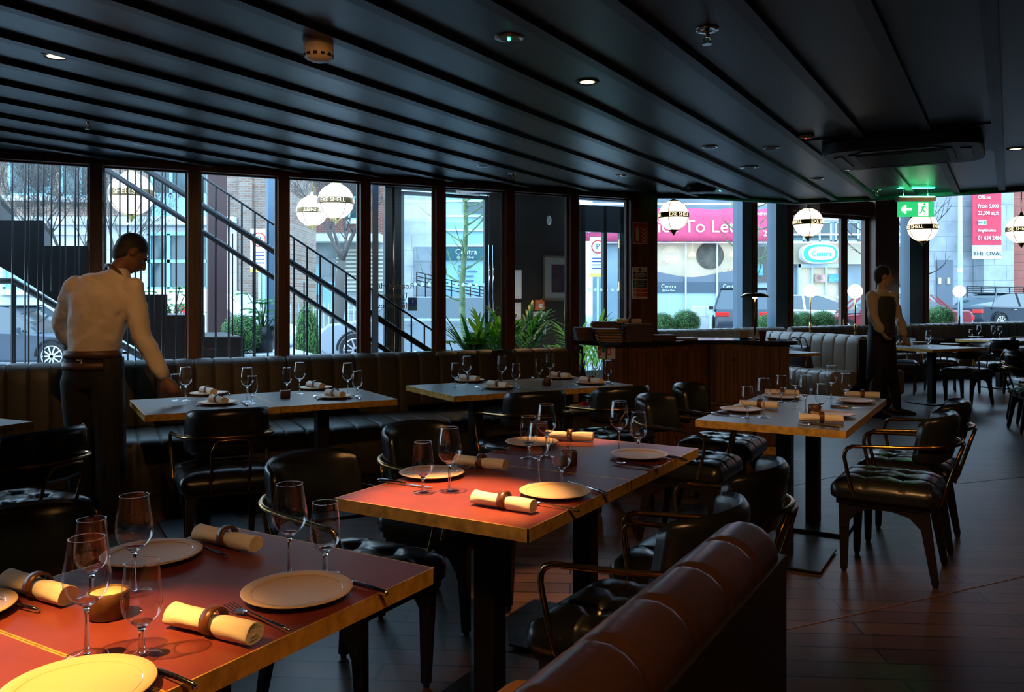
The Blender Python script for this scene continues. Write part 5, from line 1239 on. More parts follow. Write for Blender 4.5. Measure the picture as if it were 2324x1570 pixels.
# power assisted door notice
p = wp(tw(924, PN-.03), PN-.03); z = EYE-(690-HZ)/FPX*p.y; e = empty('door_notice', (p.x, p.y, z), RW, 'door notice with a blue exclamation roundel on the entrance glass', 'sign')
MB().box((-.06, 0, .015), (.13, .003, .12)).build('text_panel', M_dotm, e); MB().box((.065, 0, 0), (.11, .003, .15)).build('roundel_panel', mat('dark teal', (.06, .14, .14), .5), e)
MB().cyl((.065, -.002, .02), (.065, -.005, .02), .045, n=28).build('roundel', M_navy, e); m = MB(); m.tube([(.065, -.007, .048), (.065, -.007, .012)], [.008, .004], 8, .4); m.ball((.065, -.006, -.003), .005, 8); m.build('exclamation_mark', mat('pale yellow', (.8, .75, .45), .5), e)
for i, s in enumerate(('Power', 'assisted', 'door')): text(s, .032, M_black, e, (-.06, -.004, .05-.035*i))
# gilt lettering on the side glass of the porch
p = wp(tw(890, .7), .7); e = empty('gilt_lettering', (p.x, p.y, 1.42), RW, 'faint gilt mirrored lettering on the dark porch glass', 'lettering')
for i, s in enumerate(('Roasted Herb', 'Tomatoed', 'the Cheese')):
    o = text(s, .075, mat('gilt paint', (.3, .18, .08), .5), e, (0, 0, .08-.09*i), name='gilt_line'); o.scale = (-1, 1, 1)
# ------------------------------------------------------------------ the street
def gz(x): return -.09+.0132*x
M_asph = mat('wet grey asphalt', (.16, .17, .185), .45, var=.2, vscale=2, coords='Object'); M_pave = mat('pale paving', (.38, .38, .37), .6, var=.15, vscale=4)
def gmesh(pts, m_, name, dz=0):
    me = bpy.data.meshes.new(name); me.from_pydata([(x, y, gz(x)+dz) for x, y in pts], [], [tuple(range(len(pts)))]); me.materials.append(m_)
    bm = bmesh.new(); bm.from_mesh(me); bmesh.ops.triangulate(bm, faces=bm.faces[:]); bmesh.ops.recalc_face_normals(bm, faces=bm.faces[:])
    if bm.faces[0].normal.z < 0: bmesh.ops.reverse_faces(bm, faces=bm.faces[:])
    bm.to_mesh(me); bm.free(); o = link(name, me); struct(o); return o
a0 = [tuple(wp(-14, .3)[:2]), tuple(wp(1.2, .3)[:2]), tuple(wp(1.2, PN+.1)[:2]), tuple(wp(4.7, PN+.1)[:2]), (1.8, 12.7), tuple(fp(15, .2)[:2])]
gmesh(a0+[(60, 22), (90, 75), (-90, 75), (-90, -5)], M_asph, 'road')
kerbo = [tuple(wp(-14, 3.6)[:2]), (-3.2, 11.2), (1.2, 15.8), tuple(fp(15, 3.2)[:2])]
gmesh(a0+kerbo[::-1], M_pave, 'pavement', .02)
gmesh([(-60, 25.2), (-4.5, 25.2), (-2, 34), (60, 41), (60, 75), (-60, 75)], M_pave, 'pavement', .06)
def Xp(px, Y): return (px-CX)/FPX*Y
def Zp(py, Y): return EYE-(py-HZ)/FPX*Y
def rbox(mb, px0, py0, px1, py1, Y, d=.1, front=0):
    """block whose face stands at depth Y, spanning the given sight lines, d thick"""
    return mb.b2((Xp(px0, Y), Y-front, Zp(py1, Y)), (Xp(px1, Y), Y-front+d, Zp(py0, Y)))
M_brick = brick_mat('buff and red brick', (.30, .16, .11), (.36, .26, .20), (.36, .34, .31), 1, .23, .078, .011)
M_brick2 = brick_mat('dark red brick', (.26, .085, .055), (.2, .07, .05), (.3, .25, .22), 1, .23, .078, .01)
M_stone = brick_mat('pale stone blocks', (.82, .84, .84), (.76, .78, .78), (.5, .52, .54), 1, 1.2, .75, .012, .7, .2)
M_stoneg = brick_mat('grey stone blocks', (.42, .46, .5), (.37, .41, .45), (.22, .25, .28), 1, 1.3, .8, .014, .6, .2)
M_clad = brick_mat('terracotta cladding', (.36, .10, .07), (.33, .09, .065), (.14, .05, .04), 1, 2.4, .42, .012, .6, .2)
M_cyan = mat('pale turquoise window frame', (.30, .62, .70), .4); M_teal = mat('dark teal window glass', (.02, .07, .085), .1, spec=.8); M_lteal = mat('light teal panel', (.32, .60, .68), .25)
# --- brick building
bd = empty('brick_building', (-8, 27.5, 0), 0, 'brick building with turquoise windows and pale stone base across the street, left', 'building')
def into(o, par): o.parent = par; o.location = Vector(o.location)-par.location; return o
def bpart(m, name, mt, par, **k): return into(m.build(name, mt, **k), par)
Yb = 27
m = MB(); m.b2((Xp(-400, Yb), Yb, -.4), (Xp(668, Yb), Yb+3, 9.5)); bpart(m, 'brick_wall', M_brick, bd)
m = MB(); rbox(m, -400, 512, 205, 534, Yb, .3, .25); rbox(m, -400, 494, 540, 512, Yb, .5, .4); rbox(m, -400, 534, 205, 800, Yb, .3, .12); rbox(m, 205, 512, 540, 800, Yb, .3, .12); bpart(m, 'stone_base', M_stone, bd)
m = MB(); rbox(m, 545, 300, 575, 800, Yb, .3, .14); bpart(m, 'brick_pier', M_brick, bd)
def win(par, px0, py0, px1, py1, Y, nx=2, ny=1, fr=.08, front=.18, glass=None, frame=None, sill=True, low=None):
    f = MB(); x0, x1, z0, z1 = Xp(px0, Y), Xp(px1, Y), Zp(py1, Y), Zp(py0, Y)
    for i in range(nx+1): x = x0+(x1-x0)*i/nx; f.b2((x-fr/2, Y-front, z0), (x+fr/2, Y, z1))
    for j in range(ny+1): z = z0+(z1-z0)*j/ny; f.b2((x0-fr/2, Y-front, z-fr/2), (x1+fr/2, Y, z+fr/2))
    o = bpart(f, 'window', frame or M_cyan, par)
    g = MB(); g.b2((x0, Y-front+.06, z0), (x1, Y-front+.08, z1)); p_ = g.build('pane', glass or M_teal); p_.parent = o; p_.location = -par.location-o.location
    if sill: s = MB(); s.b2((x0-.15, Y-front-.12, z0-.2), (x1+.15, Y, z0-.04)); s_ = s.build('sill', M_stone); s_.parent = o; s_.location = -par.location-o.location
    return o
for a in ((-260, 371, -160, 443), (-120, 371, -60, 443), (28, 362, 116, 443), (146, 362, 232, 446), (-260, 250, -160, 320), (28, 250, 116, 320), (146, 250, 232, 320), (351, 240, 480, 330)): win(bd, *a, Yb)
win(bd, 351, 385, 424+52, 500, Yb, 3, 2, .09); win(bd, 345, 532, 478, 655, Yb, 3, 2, .1, .25, sill=False); win(bd, -250, 540, -60, 655, Yb, 3, 2, .1, .25); win(bd, 20, 560, 110, 655, Yb, 2, 2, .1, .25, glass=M_lteal)
m = MB(); rbox(m, 351, 443, 476, 500, Yb, .02, .2); bpart(m, 'spandrel_panel', M_lteal, bd)
m = MB(); rbox(m, 597, 620, 622, 790, Yb, .1, .1); bpart(m, 'turquoise_door', M_cyan, bd)
# --- dark red building
b2 = empty('red_brick_building', (-6, 37, 0), 0, 'dark red brick building with canopy and shuttered ground floor behind the bare tree', 'building')
Yr = 36
m = MB(); m.b2((Xp(655, Yr), Yr, -.4), (Xp(872, Yr), Yr+3.5, 11)); bpart(m, 'brick_wall', M_brick2, b2)
m = MB(); rbox(m, 665, 540, 872, 800, Yr, .2, .15); bpart(m, 'grey_ground_floor', M_stoneg, b2)
m = MB(); rbox(m, 672, 535, 872, 552, Yr, 1.2, 1.3); bpart(m, 'canopy', M_stone, b2)
win(b2, 795, 400, 822, 498, Yr, 1, 2, .1)
m = MB()
for i in range(11): rbox(m, 765, 566+i*9, 872, 571+i*9, Yr, .1, .25)
bpart(m, 'shutter_slats', mat('cream slats', (.6, .58, .5), .5), b2)
for a, b in ((690, 600), (735, 640)): m = MB(); rbox(m, a, b, a+40, b+70, Yr, .06, .2); bpart(m, 'panel', M_lteal, b2)
# --- pale stone building
b3 = empty('pale_stone_building', (-5, 42, 0), 0, 'bright pale stone building with a narrow grille window seen through the entrance door', 'building')
Ys = 40
m = MB(); m.b2((Xp(872, Ys), Ys, -.4), (Xp(1003, Ys), Ys+6, 14)); bpart(m, 'stone_wall', M_stone, b3)
m = MB(); rbox(m, 940, 560, 1003, 800, Ys, .3, .06); bpart(m, 'grey_stone_base', M_stoneg, b3)
win(b3, 904, 530, 911, 630, Ys, 2, 12, .05, .1, sill=False, frame=M_iron)
m = MB(); rbox(m, 884, 535, 890, 800, Ys, .3, .1); bpart(m, 'dark_slot', M_teal, b3)
# --- turquoise glass building with shop fascia
b4 = empty('glass_building', (-2, 42, 0), 0, 'turquoise glass office building with white floor bands behind the mossy tree', 'building')
Yg = 41
m = MB(); m.b2((Xp(1008, Yg), Yg, -.2), (Xp(1316, Yg), Yg+5, 13)); bpart(m, 'glass_wall', M_lteal, b4)
m = MB()
for y in (455, 489, 521, 556, 400, 350, 300): rbox(m, 1008, y, 1316, y+4, Yg, .2, .2)
bpart(m, 'floor_band', M_paper, b4)
for a in (462, 407, 357): m = MB(); rbox(m, 1050, a, 1316, a+22, Yg, .1, .1); bpart(m, 'dark_glazing', M_teal, b4)
m = MB(); rbox(m, 1008, 563, 1316, 590, Yg, .2, .2); fs_ = bpart(m, 'fascia', mat('deep teal fascia', (.02, .12, .14), .4), b4)
M_sgn = mat('pale lettering', (.75, .85, .88), .5)
def stext(s, px, py, Y, hpx, m_, par, sx_=1, align='CENTER', name='lettering'):
    o = text(s, hpx*Y/FPX*1.35, m_, None, (0, 0, 0), align=align, sx_=sx_, name=name, ext=.01); o.parent = par; o.location = Vector((Xp(px, Y), Y-.03, Zp(py, Y)))-par.location; return o
stext('Centra', 1058, 572, Yg-.25, 13, M_sgn, b4); stext('@ the Oval', 1056, 584, Yg-.25, 6, M_sgn, b4)
for i, s in enumerate(('Same day', 'Some money', 'Less hassle', 'Less waste')): stext(s, 1040, 604+11*i, Yg-.02, 6, M_navy, b4, align='LEFT')
m = MB(); rbox(m, 1008, 655, 1316, 800, Yg, .1, .05); bpart(m, 'lower_glazing', mat('pale blue glazing', (.3, .45, .52), .2), b4)
# --- office building with banner and shops
b5 = empty('office_building', (12, 46, 0), 0, 'office block with steel slats and shop windows across the street behind the pendants', 'building')
Yo = 44
M_slate = mat('blue grey glazing', (.25, .33, .38), .2, var=.3, vscale=.4); M_warm = mat('warm shop interior', (.55, .48, .36), .6, emit=(.8, .62, .36), es=.22, var=.3, vscale=.5)
m = MB(); m.b2((Xp(1345, Yo), Yo, -.2), (Xp(2085, Yo), Yo+4, 12)); bpart(m, 'wall', M_slate, b5)
m = MB(); rbox(m, 1440, 552, 1672, 646, Yo, .1, .12); bpart(m, 'shop_interior', M_warm, b5)
m = MB(); rbox(m, 1440, 640, 1700, 760, Yo, .12, .2); bpart(m, 'frosted_band', mat('frosted grey blue', (.38, .52, .62), .4), b5)
wv = MB(); pts = [(Xp(1440, Yo), Zp(640, Yo))]
for i in range(41): px = 1440+i*6.5; pts.append((Xp(px, Yo), Zp(622-7*math.cos((px-1465)/32), Yo)))
pts.append((Xp(1700, Yo), Zp(640, Yo))); wv.extr([(x, z) for x, z in pts], Yo-.25, Yo-.2); bpart(wv, 'wave_band', mat('slate wave', (.13, .16, .2), .4), b5)
m = MB(); rbox(m, 1440, 641, 1700, 664, Yo, .05, .3); bpart(m, 'sign_band', mat('dark slate', (.06, .09, .12), .5), b5)
for x in (1517, 1657): stext('Centra', x, 650, Yo-.34, 9, M_sgn, b5); stext('@ the Oval', x, 659, Yo-.34, 4.5, M_sgn, b5)
M_cream = mat('cream lettering', (.75, .68, .5), .6, emit=(.8, .7, .4), es=.2); M_yel = mat('yellow lettering', (.8, .6, .1), .5)
stext('NIGHT', 1506, 596, Yo-.15, 11, M_cream, b5, .8); stext('GOOD', 1656, 613, Yo-.15, 10, M_cream, b5, .8); stext('Centra', 1538, 549, Yo-.15, 9, M_yel, b5, 1.2)
m = MB(); c_ = Vector((Xp(1610, Yo), Yo-.14, Zp(580, Yo))); m.cyl(c_, c_+Vector((0, -.03, 0)), .72, n=40); bpart(m, 'round_mural', mat('dark mural', (.09, .08, .06), .6, var=.6, vscale=2), b5)
for x, y in ((1571, 583), (1478, 583), (1664, 583)):
    m = MB(); m.lathe([(.05, .25), (.12, .2), (.22, 0), (.2, 0)], 16, (Xp(x, Yo-.5), Yo-.5, Zp(y, Yo))); m.cyl((Xp(x, Yo-.5), Yo-.5, Zp(y, Yo)+.2), (Xp(x, Yo-.5), Yo-.5, Zp(y, Yo)+.9), .01); bpart(m, 'shop_lamp', mat('cream enamel lit', (.8, .6, .3), .5, emit=(1, .7, .3), es=1), b5)
m = MB()
for x in (1483, 1553, 1624, 1700, 1775): rbox(m, x-1.6, 552, x+1.6, 780, Yo, .1, .4)
bpart(m, 'mullion', M_paper, b5)
M_pink = mat('faded pink steel', (.75, .5, .48), .5)
m = MB()
for y in (452, 465, 551, 438, 420, 400, 380): rbox(m, 1335, y, 2090, y+3.5, Yo, .1, .9)
rbox(m, 1760, 533, 2090, 536.5, Yo, .1, .9); rbox(m, 1760, 500, 2090, 503.5, Yo, .1, .9); bpart(m, 'sunshade_slat', M_pink, b5)
for i in range(9): win(b5, 1480+70*i, 400, 1535+70*i, 446, Yo, 2, 1, .09, .1, sill=False, frame=M_alu)
for i in range(4): win(b5, 1772+62*i, 505, 1822+62*i, 548, Yo, 2, 1, .09, .1, sill=False, frame=M_alu)
# banner
bn = empty('banner', (Xp(1550, Yo-1), Yo-1, Zp(548, Yo-1)), 0, 'long crimson pink letting banner with big white words across the office block', 'banner')
Yn = Yo-1; m = MB(); V = []; F = []; nx = 60
for j in range(5):
    for i in range(nx+1): V.append((Xp(1318+442*i/nx, Yn), Yn+.04*math.sin(i*.9)+.02*math.sin(i*2.3+j), Zp(474+73*j/4+(2 if j == 0 else 0)*math.sin(i*.5), Yn)))
for j in range(4):
    for i in range(nx): a = j*(nx+1)+i; F.append((a, a+1, a+nx+2, a+nx+1))
o = bpart(m.add(V, F), 'cloth', mat('banner pink', (.72, .08, .18), .7), bn, smooth=True); o.modifiers.new('t', 'SOLIDIFY').thickness = .02
stext('Grade A Office To Let', 1668, 515, Yn-.12, 30, M_paper, bn, 1.05, 'RIGHT'); stext('KnightFrank', 1725, 485, Yn-.12, 9, M_paper, bn); stext('24', 1741, 530, Yn-.12, 14, M_paper, bn)
# shop entrance with oval sign
m = MB(); rbox(m, 1785, 552, 2030, 600, Yo, .5, .3); bpart(m, 'shop_soffit', mat('lit soffit', (.5, .42, .3), .6), b5)
ov = empty('oval_shop_sign', (Xp(1862, Yo-1.2), Yo-1.2, Zp(576, Yo-1.2)), 0, 'oval turquoise and white shop sign over the store entrance', 'sign')
Yv = Yo-1.2
def oval(m, cx, cy, rx, ry, y0, y1, Y, n=40):
    p0 = (Xp(cx, Y), Zp(cy, Y)); k = Y/FPX; poly = [(p0[0]+math.copysign(abs(math.cos(2*PI*i/n))**.7, math.cos(2*PI*i/n))*rx*k, p0[1]+math.copysign(abs(math.sin(2*PI*i/n))**.8, math.sin(2*PI*i/n))*ry*k) for i in range(n)]
    return m.extr(poly, y0, y1)
bpart(oval(MB(), 1862, 575, 42, 23, Yv, Yv+.5, Yv), 'rim', M_paper, ov); bpart(oval(MB(), 1862, 575, 38, 20, Yv-.04, Yv, Yv), 'turquoise_ring', mat('turquoise', (.02, .4, .45), .4), ov)
bpart(oval(MB(), 1864, 575, 30, 15, Yv-.07, Yv-.03, Yv), 'inner_oval', M_paper, ov); stext('Centra', 1864, 576, Yv-.08, 13, mat('turquoise', (0, 0, 0)), ov, .9)
m = MB(); rbox(m, 1805, 600, 1900, 608, Yo, .3, .5); rbox(m, 1805, 600, 1810, 700, Yo, .3, .5); rbox(m, 1834, 608, 1838, 700, Yo, .3, .5); rbox(m, 1866, 608, 1869, 700, Yo, .3, .5); rbox(m, 1896, 600, 1900, 700, Yo, .3, .5); bpart(m, 'entrance_frame', M_alu, b5)
m = MB(); rbox(m, 1810, 606, 1896, 700, Yo, .1, .3); bpart(m, 'lit_store', MATS['warm shop interior'], b5)
m = MB(); rbox(m, 1841, 622, 1864, 641, Yo, .1, .6); bpart(m, 'food_poster', mat('food poster', (.5, .3, .25), .5, var=.8, vscale=3), b5)
m = MB(); rbox(m, 1872, 622, 1894, 641, Yo, .1, .6); bpart(m, 'blue_poster', mat('blue poster', (.1, .35, .6), .5, var=.5, vscale=3), b5)
m = MB(); rbox(m, 1702, 560, 1745, 640, Yo, .1, .15); bpart(m, 'dark_shop_window', mat('dark shop glass', (.05, .055, .05), .2), b5)
m = MB(); rbox(m, 1714, 600, 1728, 625, Yo, .05, .25); bpart(m, 'window_poster', MATS['blue poster'], b5)
m = MB(); rbox(m, 1970, 560, 2050, 650, Yo, .1, .15); bpart(m, 'dark_shop_window', MATS['dark shop glass'], b5)
# --- grey stone corner and red cladding
b6 = empty('stone_corner_building', (25, 47, 0), 0, 'grey stone corner building with terracotta cladding and a crimson office banner', 'building')
Yc = 45
m = MB(); m.b2((Xp(2080, Yc), Yc, -.2), (Xp(2275, Yc), Yc+6, 13)); bpart(m, 'grey_stone_wall', M_stoneg, b6)
m = MB(); m.b2((Xp(2272, Yc), Yc-1, -.2), (Xp(2700, Yc), Yc+5, 13)); bpart(m, 'terracotta_wall', M_clad, b6)
m = MB(); rbox(m, 2207, 430, 2273, 700, Yc, 1, 1.1); bpart(m, 'pale_pier', M_stoneg, b6)
m = MB(); rbox(m, 2124, 590, 2160, 700, Yc, .1, .1); bpart(m, 'doorway', mat('slate door', (.10, .13, .17), .3), b6)
for a in (2126, 2146): m = MB(); rbox(m, a, 630, a+6, 645, Yc, .1, .2); bpart(m, 'warm_window', M_warm, b6)
Yd = Yc-1.15
m = MB(); rbox(m, 2207, 556, 2273, 587, Yd, .05, 0); bpart(m, 'name_panel', M_stone, b6)
stext('THE OVAL', 2241, 576, Yd-.04, 10, M_iron, b6, 1.05)
rb = empty('office_banner', (Xp(2240, Yd), Yd, Zp(556, Yd)), 0, 'tall crimson banner advertising offices with a phone number', 'banner')
m = MB(); rbox(m, 2207, 395, 2272, 556, Yd, .05, .02); bpart(m, 'cloth', mat('banner crimson', (.6, .03, .07), .6), rb)
for s, y, h_ in (('Offices', 448, 9), ('From 5,000 \u2013', 468, 9), ('23,000 sq.ft', 484, 9), ('Knightfrank.ie', 523, 6.5), ('01 634 2466', 540, 9.5)): stext(s, 2219, y, Yd-.06, h_, M_paper, rb, .82, 'LEFT')
m = MB(); rbox(m, 2219, 500, 2237, 510, Yd, .02, .06); lg = bpart(m, 'energy_badge', M_paper, rb); m = MB(); rbox(m, 2231, 501, 2236, 509, Yd, .02, .08); bpart(m, 'badge_green', M_green, rb); stext('BER', 2225, 505, Yd-.09, 6, M_navy, rb, .8)
# handrail on the ramp at the right
def rail(name, px0, px1, y0, y1, Y, label, nposts, dy=0, nr=4):
    e = empty(name, (Xp(px0, Y), Y, gz(Xp(px0, Y))), 0, label, 'railing'); m = MB()
    for k in range(nr):
        za, zb_ = Zp(y0+k*(y1-y0)/nr, Y), Zp(y0+dy+k*(y1-y0)/nr, Y); m.cyl((Xp(px0, Y), Y, za), (Xp(px1, Y), Y, zb_), .022, n=8)
    bpart(m, 'rail', M_iron, e); m = MB()
    for i in range(nposts): t = i/(nposts-1); x = Xp(px0+(px1-px0)*t, Y); m.cyl((x, Y, gz(x)-.1), (x, Y, Zp(y0+dy*t, Y)), .03, n=8)
    bpart(m, 'post', M_iron, e)
rail('ramp_railing', 2195, 2420, 650, 668, 40, 'dark ramp railing in front of the terracotta building', 8, 4)
rail('stair_railing', 946, 1005, 617, 655, 38, 'steel railing rising in front of the pale stone building', 4, 14); rail('stair_railing', 1003, 1110, 632, 662, 38, 'steel railing in front of the turquoise glass building', 6, 22)
# iron fence and lawn
def fence(px0, px1, Y, label, h=1.35):
    e = empty('iron_fence', (Xp(px0, Y), Y, gz(Xp(px0, Y))), 0, label, 'fence', 'iron fences across the street'); m = MB(); x0, x1 = Xp(px0, Y), Xp(px1, Y); n = int((x1-x0)/.16); z = gz((x0+x1)/2)
    for i in range(n+1): x = x0+(x1-x0)*i/n; m.b2((x-.015, Y-.015, z), (x+.015, Y+.015, z+h)); m.add([(x-.03, Y, z+h), (x+.03, Y, z+h), (x, Y, z+h+.12), (x, Y+.02, z+h)], [(0, 1, 2), (1, 3, 2), (3, 0, 2)])
    bpart(m, 'pales', M_cyan if px0 < 100 else M_alu, e); m = MB()
    for zz in (.15, h-.15): m.b2((x0, Y-.02, z+zz), (x1, Y+.02, z+zz+.04))
    bpart(m, 'cross_rail', M_alu, e)
fence(-150, 200, 25.6, 'iron fence behind the dark estate car'); fence(540, 660, 26, 'iron fence behind the white van bonnet'); fence(655, 860, 27.5, 'iron fence with spiked tops in front of the lawn')
o = MB().b2((Xp(700, 29), 28, -.2), (Xp(870, 29), 34, .08)).build('lawn', mat('lawn green', (.12, .36, .05), .9, bump=.4, bscale=60)); tag(o, 'strip of bright green lawn behind the spiked fence', 'lawn', kind='stuff')

# ------------------------------------------------------------------ cars
M_cg = mat('car window glass', (.03, .05, .06), .06, spec=.9, coat=.5); M_tyre = mat('tyre rubber', (.015, .015, .016), .8); M_rim = mat('alloy rim', (.55, .57, .6), .25, .9)
M_tail = mat('tail lamp red', (.6, .02, .02), .25, emit=(1, .05, .03), es=.25); M_head = mat('headlamp glass', (.8, .82, .85), .15); M_plt = mat('number plate', (.8, .8, .75), .5)
def car(kind, px, Y, yaw, paint, label, L=4.7, Wd=1.82, H=1.47, tail=False):
    x = Xp(px, Y); e = empty('car', (x, Y, gz(x)), yaw, label, 'car' if kind != 'van' else 'van')
    h = Wd/2; hb = {'van': .95, 'suv': 1.0}.get(kind, .86); g0 = .2; l = L/2
    if kind == 'saloon': body = [(-l, .45), (-l+.03, .9), (-l+.12, hb+.13), (-l+.75, hb+.11), (.6, hb+.05), (l-1.15, hb+.0), (l-.25, .78), (l, .6), (l-.03, .3), (l-.2, g0), (-l+.2, g0)]; cab = [(-l+.5, hb+.08), (-l+1.0, H-.2), (-l+1.45, H-.06), (-l+2.0, H), (-.1, H), (.4, H-.06), (.95, H-.28), (1.5, hb)]
    elif kind == 'estate': body = [(-l, .45), (-l+.03, .95), (-l+.1, hb+.08), (.6, hb+.05), (l-1.15, hb), (l-.25, .76), (l, .58), (l-.03, .3), (l-.2, g0), (-l+.2, g0)]; cab = [(-l+.1, hb+.05), (-l+.45, H-.02), (-l+1.2, H), (.2, H), (.6, H-.05), (1.4, hb)]
    elif kind == 'suv': body = [(-l, .45), (-l+.02, 1.0), (-l+.08, hb+.08), (.6, hb+.08), (l-1.0, hb+.06), (l-.2, .95), (l, .75), (l-.02, .35), (l-.2, .26), (-l+.2, .26)]; cab = [(-l+.08, hb+.05), (-l+.4, H-.06), (-l+1.0, H), (.3, H), (.65, H-.05), (1.35, hb+.03)]
    else: body = [(-l, .3), (-l, H-.15), (-l+.1, H-.02), (.15, H-.0), (.6, H-.14), (l-.95, hb+.1), (l-.2, hb-.12), (l, .6), (l-.02, .3), (l-.2, g0), (-l+.2, g0)]; cab = [(.0, hb+.05), (.0, H-.16), (.5, H-.16), (.66, H-.22), (l-1.0, hb+.07)]
    m = MB(); m.exyz(body, -h, h); m.v = [(vx*(1-.10*max(0, abs(vy)-l+.7)/.7), vy, vz) for vx, vy, vz in m.v]
    bo = m.build('body', paint, e, bevel=.07, seg=3)
    c = MB(); n = len(cab); hw = h+.004 if kind == 'van' else h-.06; ti = .02 if kind == 'van' else .2
    V = [(s*(hw-ti*max(0, (z-hb)/(H-hb))), y, z) for s in (-1, 1) for y, z in cab]; c.add(V, [tuple(range(n))[::-1], tuple(range(n, 2*n))]+[(i, (i+1) % n, n+(i+1) % n, n+i) for i in range(n)]); c.build('glazing', M_cg, e, bevel=.02)
    if kind != 'van':
        r = MB(); top = [p for p in cab if p[1] > H-.1]; ya, yb = top[0][0], top[-1][0]; r.b2((-hw+ti-.02, ya, H-.035), (hw-ti+.02, yb, H+.015)); r.build('roof', paint, e, bevel=.02)
        r = MB()
        for s in (-1, 1):
            for a, b in ((cab[0], cab[1]), (cab[-1], cab[-2])): r.bar((s*(hw+.005), a[0], hb), (s*(hw-ti+.01), b[0], H-.03), .05, .07)
            r.bar((s*(hw+.005), -.35, hb), (s*(hw-ti+.01), -.38, H-.02), .03, .08)
        r.build('pillar', paint, e)
    else: r = MB(); r.box((0, .3, hb+.42), (2*h+.03, .06, .6)); r.build('pillar', paint, e)
    wr = .335 if kind != 'suv' else .37
    for s in (-1, 1):
        for y in (-l+.95, l-.85):
            w_ = MB(); w_.cyl((s*(h-.22), y, wr), (s*(h+.005), y, wr), wr, n=28); o = w_.build('wheel', M_tyre, e, bevel=.02)
            w_ = MB(); w_.cyl((s*(h-.02), y, wr), (s*(h+.012), y, wr), wr*.22, n=14)
            for k in range(10): a = 2*PI*k/10; w_.bar((s*(h+.008), y, wr), (s*(h+.008), y+math.cos(a)*wr*.68, wr+math.sin(a)*wr*.68), .02, .035)
            pts = [(s*(h+.006), y+math.cos(2*PI*k/28)*wr*.7, wr+math.sin(2*PI*k/28)*wr*.7) for k in range(29)]; w_.tube(pts, .018, 6); w_.build('rim', M_rim, o)
            ar = MB(); pts = [(s*(h-.0), y+math.cos(PI*k/14)*(wr+.05), wr+math.sin(PI*k/14)*(wr+.05)) for k in range(15)]; ar.tube(pts, .03, 6); ar.build('wheel_arch', M_tyre, e)
    hz = hb-.1
    for s in (-1, 1):
        t_ = MB(); t_.box((s*(h-.3), -l+.035, hz), (.42, .1, .15)); t_.build('tail_lamp', M_tail, e, bevel=.02); t_ = MB(); t_.box((s*(h-.32), l-.08, hz-.12), (.36, .14, .13)); t_.build('headlamp', M_head, e, bevel=.02)
        t_ = MB(); t_.box((s*(h+.08), .95, hb+.08), (.16, .1, .12)); t_.build('wing_mirror', paint, e, bevel=.02)
        for y in (-.75, .25): t_ = MB(); t_.box((s*(h+.005), y, hb-.04), (.02, .16, .025)); t_.build('door_handle', M_rim if kind != 'van' else M_black, e)
    for y, q in ((-l-.005, -1), (l+.003, 1)): t_ = MB(); t_.box((0, y, hb-.22 if q < 0 else .42), (.5, .015, .11)); t_.build('number_plate', M_plt, e)
    return e
def paint(n, c): return mat(n, c, .22, coat=.35, spec=.5)
P_blk = paint('dark blue grey paint', (.02, .03, .045)); P_wht = paint('white paint gloss', (.78, .8, .82)); P_slv = paint('silver grey paint', (.32, .35, .38)); P_red = paint('dark red paint', (.28, .03, .04)); P_est = paint('slate paint', (.07, .09, .12))
car('estate', 5, 20, -PI/2, P_est, 'dark estate car parked across the street at the far left', 5.1, 1.85, 1.5)
v = car('van', 498, 24, -PI/2, P_wht, 'white van with a red logo and phone number on its side', 4.35, 1.82, 1.88)
def side_text(s, size, y, z, m_, par): o = text(s, size, m_, par, (.925, y, z), rz=0); o.rotation_euler = (PI/2, 0, PI/2); return o
side_text('Tel: 01 - 40 00 50', .13, .55, .62, M_navy, v); side_text('bus@suburbandairies', .075, .5, .48, M_navy, v)
o = MB().tube([(.912, -.75, 1.25), (.925, -.75, 1.25)], .2, 28).build('red_logo', M_red, v); text_o = side_text('A', .22, -.75, 1.25, M_paper, v)
car('suv', 965, 19.5, PI/2, P_slv, 'silver grey car whose bonnet shows behind the stair rails and entrance door', 4.6, 1.85, 1.55)
car('suv', 1684, 29, math.radians(-14), P_blk, 'dark vehicle seen from behind through the first tall window', 4.7, 1.95, 1.75)
car('saloon', 1830, 33.5, -PI/2, P_wht, 'white car passing behind the round bushes and folding door', 4.9, 1.85, 1.5)
car('saloon', 2016, 27, PI/2-.25, P_red, 'dark red car with headlamp showing in the narrow door pane', 4.6, 1.8, 1.4)
car('saloon', 2052, 38, PI/2+2.9, P_red, 'red car with a lit tail lamp left of the dark saloon', 4.6, 1.8, 1.5)
car('saloon', 2285, 34, math.radians(-68), P_blk, 'dark blue parked saloon with alloy wheels at the right', 4.95, 1.87, 1.48)
# bin store behind the bushes
o = MB().b2((Xp(1578, 31), 31, .1), (Xp(1610, 31), 31.6, 1.15)).build('pale_bin', M_stone, bevel=.04); tag(o, 'pale bin standing across the street left of the dark vehicle', 'bin')

